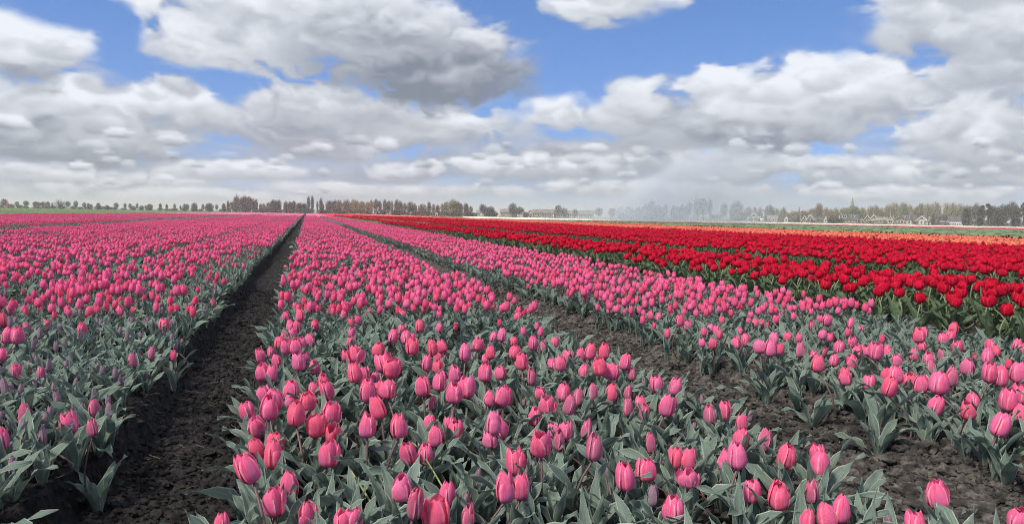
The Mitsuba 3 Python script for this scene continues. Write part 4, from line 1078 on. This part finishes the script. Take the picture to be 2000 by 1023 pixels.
class House:
    """A house whose front (towards -y in its own axes) faces the camera; sizes come in metres."""

    def __init__(self, px0, px1, dist, name, label, turn=0.0, category='house', group='houses along the horizon'):
        (x, y), self.m = bearing((px0 + px1) / 2, dist)
        self.w = (px1 - px0) * self.m / 2
        self.base = base_row((px0 + px1) / 2, dist)
        self.key = thing(name, label, category, group)
        self.to = pose(x, y, -.02, turn=-math.atan2(x, y) + turn)

    def z(self, row):
        return (self.base - row) * self.m

    def add(self, name, mesh, bsdf, under=None):
        k = part(f'{self.key}__{under}' if under else self.key, name)
        put(k, ply(mesh, bsdf), self.to)
        return k[len(self.key) + 2:]

    def body(self, eave, ridge, wall, roof, gable=True, depth=8.0, trim=None, over=.3):
        """Walls up to the eave and a pitched roof; gable: its gable faces the camera, otherwise its ridge runs across."""
        w, e, r = self.w, self.z(eave), self.z(ridge)
        if gable:
            outline = np.array([[-w, 0], [w, 0], [w, e], [0, r - .15], [-w, e]])
            a, b = np.c_[outline[:, 0], 0 * outline[:, 0], outline[:, 1]], np.c_[outline[:, 0], 0 * outline[:, 0] + depth, outline[:, 1]]
        else:
            h = depth / 2
            outline = np.array([[0, 0], [depth, 0], [depth, e], [h, r - .15], [0, e]])
            a, b = np.c_[0 * outline[:, 0] - w, outline], np.c_[0 * outline[:, 0] + w, outline]
        v = np.vstack([a, b])
        f = [[0, 1, 2], [0, 2, 4], [2, 3, 4]]
        f = f + [[x + 5 for x in t[::-1]] for t in f] + [q for i in range(5) for q in ([i, i + 5, (i + 1) % 5], [(i + 1) % 5, i + 5, (i + 1) % 5 + 5])]
        wallm = trimesh.Trimesh(v, f, process=False)
        wallm.fix_normals()
        self.add('wall', wallm, wall)
        t = .22
        for s in (-1, 1):
            if gable:
                sl = (r - e) / w
                p = np.array([[s * (w + over), e - sl * over], [0, r], [0, r + t], [s * (w + over), e - sl * over + t]])
                a, b = np.c_[p[:, 0], 0 * p[:, 0] - over, p[:, 1]], np.c_[p[:, 0], 0 * p[:, 0] + depth + over, p[:, 1]]
            else:
                h = depth / 2
                sl = (r - e) / h
                ye = h + s * (h + over)
                p = np.array([[ye, e - sl * over], [h, r], [h, r + t], [ye, e - sl * over + t]])
                a, b = np.c_[0 * p[:, 0] - w - over, p], np.c_[0 * p[:, 0] + w + over, p]
            m = trimesh.convex.convex_hull(np.vstack([a, b]))
            self.add('roof', m, roof)
            if trim:
                if gable:
                    q = np.array([[s * (w + over + .05), e - sl * over - .22], [0, r - .25], [0, r + t + .08], [s * (w + over + .05), e - sl * over + t + .08]])
                    m = trimesh.convex.convex_hull(np.vstack([np.c_[q[:, 0], 0 * q[:, 0] - over - .16, q[:, 1]], np.c_[q[:, 0], 0 * q[:, 0] - over - .02, q[:, 1]]]))
                else:
                    m = box(-w - over, w + over, -over - .16 if s < 0 else depth + over + .02, -over - .02 if s < 0 else depth + over + .16, e - sl * over - .15, e - sl * over + .2)
                self.add('verge_board', m, trim)
        return self

    def window(self, x0, x1, z0, z1, y=0.0, under=None, frame='white_trim', name='window'):
        k = self.add(name, trimesh.util.concatenate([box(x0 - .12, x1 + .12, y - .10, y - .02, z1, z1 + .14), box(x0 - .12, x1 + .12, y - .12, y - .02, z0 - .14, z0), box(x0 - .12, x0, y - .10, y - .02, z0, z1), box(x1, x1 + .12, y - .10, y - .02, z0, z1),
                                                    box((x0 + x1) / 2 - .04, (x0 + x1) / 2 + .04, y - .09, y - .02, z0, z1)]), frame, under)
        self.add('pane', box(x0, x1, y - .05, y - .015, z0, z1), 'window_glass', k if not under else None) if not under else None
        return self

    def openings(self, n, z0, z1, share=.5):
        for i in range(n):
            c = -self.w + (i + .5) * 2 * self.w / n
            hw = self.w / n * share
            self.window(c - hw, c + hw, z0, z1)
        return self

    def door(self, x, wide=.9, high=2.1, bsdf='dark_timber'):
        self.add('door', box(x - wide / 2, x + wide / 2, -.07, -.01, 0, high), bsdf)
        return self

    def chimney(self, x, row, y=4.0, bsdf='brick_brown'):
        self.add('chimney', box(x - .35, x + .35, y - .35, y + .35, self.z(row) - 1.6, self.z(row)), bsdf)
        return self

    def dormer(self, x, wide, z0, z1, y=0.8, depth=3.0):
        k = self.add('dormer', box(x - wide / 2, x + wide / 2, y, y + depth, z0, z1), 'white_wall')
        self.add('window', trimesh.util.concatenate([box(x - wide * .36, x - .05, y - .05, y - .01, z0 + .35, z1 - .3), box(x + .05, x + wide * .36, y - .05, y - .01, z0 + .35, z1 - .3)]), 'window_glass', k)
        self.add('roof', box(x - wide / 2 - .15, x + wide / 2 + .15, y - .2, y + depth, z1 + .003, z1 + .2), 'grey_roof', k)
        return self


# far left
House(-6, 7, 400, 'farm_shed', 'low shed with pale roof at the picture edge above the pasture').body(402, 396, 'cream_wall', 'grey_roof', gable=False).openings(2, 1, 1.9)
House(12, 22, 398, 'farm_shed', 'small shed with a pale pinkish roof beside the leftmost small trees').body(402, 398, 'white_wall', 'tile_roof', gable=False, depth=5).door(0)
# the pale terraces
House(930, 938, 410, 'terraced_house', 'small pale house peeping out behind the edge of the wood').body(416, 411, 'cream_wall', 'grey_roof', gable=False).openings(2, .8, 2.2)
for i, (a, b, e, r) in enumerate([(977, 988, 415, 409), (988, 1000, 414.5, 408.5), (1000, 1010, 415, 409.5)]):
    House(a, b, 405, 'terraced_house', f'pale terraced house with grey roof, {ORD[i]} of the terrace left of the dark shrub').body(e, r, 'cream_wall', 'grey_roof', gable=False).openings(3, .7, 2.2).chimney(.8, r - 1.2)
House(996, 1005, 425, 'white_house', 'taller white house front standing over the pale terrace').body(412, 407, 'white_wall', 'grey_roof').openings(1, 5.2, 6.6)
House(1013, 1025, 425, 'white_house', 'white house with two light gables right of the pale terrace').body(414, 409, 'white_wall', 'slate_roof').openings(2, 3.6, 4.8)
House(1031, 1040, 420, 'white_house', 'small white gabled house standing alone between two terraces').body(415, 410.5, 'white_wall', 'grey_roof').openings(2, .8, 2.2).door(0)
for i, a in enumerate((1040, 1050, 1060, 1070)):
    House(a, a + 10, 415, 'terraced_house', f'low grey-roofed house with white windows, {ORD[i]} in the middle terrace').body(416, 409.5, 'brick_brown', 'grey_roof', gable=False).openings(3, .7, 2.4, .66).chimney(1.0, 408.5)
House(1091, 1097, 425, 'white_house', 'narrow white house front under the hazy tree crowns').body(415, 409.5, 'white_wall', 'grey_roof').openings(1, 3.2, 4.4)
for i, a in enumerate((1082, 1095, 1108, 1121, 1134, 1147)):
    House(a, a + 13, 418, 'terraced_house', f'hazy low house with white front, {ORD[i]} in the terrace nearest the mist').body(418, 411.5, 'white_wall' if i in (1, 2) else 'cream_wall', 'grey_roof', gable=False).openings(3, .7, 2.2, .6)
# behind the mist
House(1354, 1364, 430, 'white_house', 'hazy white-fronted house below the tall bare trees').body(421, 415, 'white_wall', 'slate_roof').openings(2, .8, 2.2)
House(1369, 1378, 425, 'white_house', 'small hazy white hut right of the first hazy white house').body(425, 421, 'white_wall', 'grey_roof', depth=5).door(0)
House(1388, 1408, 425, 'long_shed', 'long low white-sided shed fading in the mist').body(425, 420, 'white_wall', 'slate_roof', gable=False, depth=6).openings(4, .8, 1.6)
House(1447, 1457, 428, 'white_house', 'small white box-shaped house left of the white gable house').body(425, 422, 'white_wall', 'grey_roof', gable=False, depth=5).openings(2, .6, 1.6)
# the village
h = House(1463, 1480, 425, 'gable_house', 'dark house with a bright white-edged pointed gable standing alone').body(425, 415.5, 'cream_wall', 'slate_roof', trim='white_trim', over=.5)
h.window(-.9, .9, 3.1, 4.5).window(-2.3, -.4, .6, 2.1).window(.4, 2.3, .6, 2.1)
h.add('lintel_board', box(-h.w - .4, h.w + 1.4, -.16, -.02, 2.25, 2.75), 'white_trim')
House(1485, 1491, 420, 'caravan', 'tiny white rounded caravan right of the white-edged gable house', category='caravan').body(429.5, 427, 'white_wall', 'white_trim', gable=False, depth=2.4, over=.05).openings(2, .7, 1.2)
House(1499, 1518, 425, 'cottage', 'low pale cottage half hidden by a green bush').body(428, 421, 'cream_wall', 'grey_roof', gable=False).openings(4, .6, 1.9).door(-1.2)
House(1532, 1539, 430, 'white_house', 'little white wall of a house between the brown bushes').body(426, 421, 'white_wall', 'tile_roof', depth=5).openings(1, .8, 1.8)
h = House(1567, 1576, 424, 'gable_house', 'narrow brick house with white-edged gable, left of a matching pair').body(429, 421.5, 'brick_brown', 'slate_roof', trim='white_trim', over=.4)
h.window(-.7, .7, .7, 2.0)
h = House(1576, 1589, 422, 'gable_house', 'brick house with taller white-edged gable, right of a matching pair').body(429, 420, 'brick_dark', 'slate_roof', trim='white_trim', over=.4)
h.window(-1.1, 1.1, 2.9, 4.0).window(-1.2, .1, .7, 2.0).door(.9).chimney(-.9, 416.5).chimney(.7, 416.5)
House(1589, 1611, 427, 'slate_house', 'long dark slate-roofed house joined to the pair of white gables').body(430, 419.5, 'brick_dark', 'slate_roof', gable=False, depth=9).openings(3, .7, 2.0).chimney(1.5, 417).chimney(-2, 417)
House(1609, 1616, 424, 'white_gable_end', 'bright white end wall of a house beside the round dark bush', category='house').body(429, 420, 'white_wall', 'slate_roof').openings(1, .9, 2.0, .3)
h = House(1642, 1675, 422, 'dormer_house', 'dark slate-roofed house with two white dormer windows').body(428.5, 418.5, 'brick_brown', 'slate_roof', gable=False, depth=9, trim='grey_roof')
h.dormer(-2.4, 2.3, 3.0, 4.8, 1.2).dormer(2.0, 2.3, 3.0, 4.8, 1.2).openings(4, .7, 2.0, .6).chimney(-4, 416.5)
h.add('end_wall', box(-h.w - .35, -h.w - .02, 0, 9, -.02, 4.4), 'white_wall')
House(1675, 1684, 421, 'garage', 'pale flat garage leaning on the house with two dormers').body(430, 428, 'cream_wall', 'grey_roof', gable=False, depth=5).door(0, 1.8, 1.8, 'brick_brown')
h = House(1689, 1700, 426, 'chalet', 'brown chalet with a white zigzag roof edge, left half of a pair').body(428, 420.5, 'brick_brown', 'grey_roof', trim='white_trim', over=.5)
h.openings(2, .7, 2.2)
h = House(1700, 1713, 428, 'chalet', 'brown chalet with a white zigzag roof edge, right half of a pair').body(428, 419.5, 'cream_wall', 'grey_roof', trim='white_trim', over=.5)
h.openings(2, .7, 2.2).window(-.8, .8, 3.2, 4.4)
House(1713, 1733, 424, 'bungalow', 'low grey-brown bungalow behind the hedge right of the chalets').body(431, 424.5, 'brick_brown', 'grey_roof', gable=False).openings(4, .7, 1.9)
h = House(1735, 1744, 421, 'gable_house', 'small house with pale gable beside the low bungalow').body(431, 423, 'cream_wall', 'grey_roof', trim='white_trim')
h.window(-.8, .8, .7, 2.2)
h = House(1748, 1770, 420, 'wide_gable_house', 'house with a broad low brown gable over white posts').body(430, 422.5, 'brick_brown', 'grey_roof', over=.6)
h.openings(4, .5, 2.1, .7)
h = House(1764, 1787, 432, 'dormer_house', 'dark-roofed house with a single broad white dormer').body(429, 419.5, 'white_wall', 'slate_roof', gable=False, depth=9)
h.dormer(-.9, 2.9, 3.3, 5.3, 1.0).openings(3, .7, 2.0)
h = House(1791, 1809, 420, 'white_gable_house', 'white house with broad white gable and three dark tall windows').body(431, 422, 'white_wall', 'grey_roof', trim='white_trim', over=.5)
h.openings(3, .4, 2.2, .45).window(-.7, .7, 3.0, 3.9)
House(1779, 1788, 480, 'tiled_house', 'orange-tiled roof showing between the crowns above the dormer houses').body(424, 415, 'brick_brown', 'tile_roof').openings(1, 3.4, 4.4)
House(1811, 1818, 415, 'garden_shed', 'little white garden shed left of the dark conifer', category='shed').body(434, 431, 'white_wall', 'grey_roof', depth=3).door(0)
h = House(1854, 1878, 410, 'barn', 'dark barn with a steep slanting roof at the edge of the wood', category='barn').body(433, 423, 'dark_timber', 'slate_roof', gable=False, depth=8)
h.door(1, 2.2, 2.2)
House(1857, 1880, 395, 'greenhouse', 'low long whitish greenhouse in front of the dark barn', category='greenhouse').body(436.5, 434.5, 'white_wall', 'steel', gable=False, depth=4, over=.05).openings(6, .4, 1.1, .7)
House(1838, 1852, 405, 'garden_shed', 'low brown shed below the dark bush by the barn', category='shed').body(434.5, 432, 'brick_dark', 'grey_roof', gable=False, depth=4).door(.5)

# the church
(cx, cy), m = bearing(1663.5, 520)
zb = base_row(1663.5, 520)
key = thing('church', 'church tower with a thin pointed green spire above the village trees', 'church')
to = pose(cx, cy, 0, turn=-math.atan2(cx, cy))
zt, zs = (zb - 404) * m, (zb - 384.5) * m
put(key + '__tower', ply(box(-1.5, 1.5, -1.5, 1.5, 0, zt), 'brick_brown'), to)
for sgn in (-1, 1):
    put(part(key, 'belfry_opening'), ply(box(sgn * .65 - .3, sgn * .65 + .3, -1.56, -1.49, zt - 2.2, zt - .8), 'dark_timber'), to)
put(key + '__cornice', ply(box(-1.7, 1.7, -1.7, 1.7, zt + .002, zt + .3), 'grey_roof'), to)
sp = trimesh.creation.cone(1.25, zs - zt - .3, sections=8)
sp.apply_translation([0, 0, zt + .302])
put(key + '__spire', ply(sp, 'copper_green'), to)
put(key + '__vane', ply(trimesh.util.concatenate([trimesh.creation.cylinder(.05, 1.4, sections=6, transform=trimesh.transformations.translation_matrix([0, 0, zs + .5])), box(-.35, .35, -.04, .04, zs + .75, zs + .85)]), 'steel'), to)

# a small wind pump and odd white things before the wood
(cx, cy), m = bearing(734, 300)
key = thing('wind_pump', 'small dark wind pump with pale sails before the wood', 'windmill')
to = pose(cx, cy, 0, turn=-math.atan2(cx, cy) + .5)
body = trimesh.creation.cylinder(1.0, 1.6, sections=8, transform=trimesh.transformations.translation_matrix([0, 0, .8]))
body.vertices[:, :2] *= (1.15 - .38 * body.vertices[:, 2:] / 1.6)
put(key + '__body', ply(body, 'dark_timber'), to)
cap = trimesh.creation.icosphere(subdivisions=2, radius=.75)
cap.vertices = cap.vertices * [1, 1.2, .6] + [0, 0, 1.62]
put(key + '__cap', ply(cap, 'dark_timber', smooth=True), to)
for k in range(4):
    a = .35 + k * math.pi / 2
    s = trimesh.util.concatenate([box(-.04, .04, -.03, .03, .1, 1.7), box(.04, .34, -.015, .015, .45, 1.65)])
    s.apply_transform(trimesh.transformations.rotation_matrix(a, [0, 1, 0]))
    s.apply_translation([0, -1.05, 1.75])
    put(part(key, 'sail'), ply(s, 'white_trim'), to)
put(key + '__shaft', ply(trimesh.creation.cylinder(.06, .6, sections=6, transform=trimesh.transformations.translation_matrix([0, -.85, 1.75]) @ trimesh.transformations.rotation_matrix(math.pi / 2, [1, 0, 0])), 'dark_timber'), to)
for a, b, top, text in ((784.5, 789.5, 415.5, 'tiny white hut, left of two before the wood'), (800, 806, 414.5, 'tiny white hut, taller one of two before the wood'), (850, 855, 415.5, 'tiny white hut alone before the brown wood'), (695, 703, 415, 'tiny pale flat bale in hut form beside the red field end')):  # the last one stands for a pale bale, drawn as a hut
    House(a, b, 340, 'white_hut', text, category='hut').body(top + 1.6, top, 'white_wall', 'white_trim', depth=2, over=.05).door(0, .5, .8)
for k, (px, top) in enumerate(((1838, 421), (1563, 419), (1739, 412))):
    (cx, cy), m = bearing(px, 425)
    h = (base_row(px, 425) - top) * m
    key = thing('mast', ['thin pale pole beside the garden shrubs near the barn', 'thin pole among the brown bushes left of the gable pair', 'tall thin pole above the bungalow roofs'][k], 'pole', 'poles in the village')
    put(key + '__pole', ply(trimesh.creation.cylinder(.07, h, sections=6, transform=trimesh.transformations.translation_matrix([0, 0, h / 2])), 'white_trim'), pose(cx, cy, 0))
    put(key + '__cap', ply(trimesh.creation.icosphere(subdivisions=1, radius=.13), 'white_trim'), pose(cx, cy, h))

# ------------------------------------------------------------------ the irrigation gun and its mist
GUN = 106.0
(gx, gy), gm = bearing(1193, GUN)
key = thing('irrigation_gun', 'irrigation sprinkler on a low wheeled frame at the foot of the mist', 'sprinkler')
to = pose(gx, gy, 0, turn=-math.atan2(gx, gy))
put(key + '__riser', ply(trimesh.creation.cylinder(.05, .75, sections=8, transform=trimesh.transformations.translation_matrix([0, 0, .5])), 'steel'), to)
put(key + '__barrel', ply(trimesh.creation.cylinder(.04, .9, sections=8, transform=trimesh.transformations.translation_matrix([.35, 0, 1.0]) @ trimesh.transformations.rotation_matrix(math.radians(62), [0, 1, 0])), 'steel'), to)
put(key + '__frame', ply(trimesh.util.concatenate([box(-.5, .5, -.03, .03, .20, .26), box(-.03, .03, -.45, .45, .26, .32)]), 'steel'), to)
for sgn in (-1, 1):
    put(part(key, 'wheel'), ply(trimesh.creation.cylinder(.2, .08, sections=14, transform=trimesh.transformations.translation_matrix([sgn * .5, 0, .2]) @ trimesh.transformations.rotation_matrix(math.pi / 2, [0, 1, 0])), 'dark_timber'), to)

ux, ut = np.array([math.cos(-math.atan2(gx, gy)), math.sin(-math.atan2(gx, gy))]), unit([gx, gy])
WID, DEP, HEI = 40.0, 11.0, 13.0
gw, gd, gh = np.meshgrid((np.arange(80) + .5) / 80 * WID - 9.5, (np.arange(12) + .5) / 12 - .5, (np.arange(40) + .5) / 40 * HEI, indexing='ij')
arc = .9 + 9.3 * (1 - ((gw - 17.0) / 17.0) ** 2)
on = np.clip(gw / 2, 0, 1) * np.clip((30 - gw) / 9, 0, 1)
noise_ = .45 + 1.1 * meshkit.fbm(np.stack([gw * .30, gd * 3, gh * .42], -1), 4, 21)
under = 1 / (1 + np.exp((gh - arc) / .45)) * on
dens = under * (.024 + .030 * np.exp(-((gh - arc) / 1.6) ** 2)) * np.clip((27 - gw) / 12, 0, 1)
dens = dens + .030 * np.exp(-gh / 1.5) * np.exp(-((gw - 4) / 8.5) ** 2) + .026 * np.exp(-gh / 5.5) * np.exp(-((gw - 7) / 10) ** 2)
dens = dens * noise_ * np.exp(-(gd / .33) ** 2) * np.clip((HEI - gh) / 1.5, 0, 1) * np.clip((gw + 9.5) / 3, 0, 1) * np.clip((30.5 - gw) / 5, 0, 1)
corner = np.array([gx, gy]) - 9.5 * ux - DEP / 2 * ut
frame = np.eye(4)
frame[:2, 0], frame[:2, 1], frame[2, 2] = ux * WID, ut * DEP, HEI
frame[:3, 3] = corner[0], corner[1], .36
HAZE = .00050
scene['air'] = {'type': 'homogeneous', 'albedo': .95, 'sigma_t': HAZE}
scene['mist_drops'] = {'type': 'heterogeneous', 'albedo': {'type': 'rgb', 'value': [.80, .85, .93]}, 'sigma_t': {'type': 'gridvolume', 'grid': mi.VolumeGrid(np.ascontiguousarray(dens.transpose(2, 1, 0)[..., None].astype(np.float32))), 'to_world': mi.ScalarTransform4f(frame)}, 'scale': 6.0}
half = np.eye(4)
half[:3, :3], half[:3, 3] = np.eye(3) / 2, .5
scene['sprinkler_mist'] = {'type': 'cube', 'to_world': mi.ScalarTransform4f(frame @ half), 'bsdf': {'type': 'null'}, 'interior': {'type': 'ref', 'id': 'mist_drops'}, 'exterior': {'type': 'ref', 'id': 'air'}}
labels['sprinkler_mist'] = {'label': 'fine arching mist blown from the irrigation sprinkler across the far field', 'category': 'mist', 'kind': 'stuff'}
scene['haze'] = {'type': 'cube', 'to_world': mi.ScalarTransform4f(pose(0, 0, 14.0, scale=(4100, 4100, 15.5))), 'bsdf': {'type': 'null'}, 'interior': {'type': 'ref', 'id': 'air'}}
labels['haze'] = {'label': 'thin spring haze in the air over the fields', 'category': 'haze', 'kind': 'stuff'}
scene['camera']['medium'] = {'type': 'ref', 'id': 'air'}
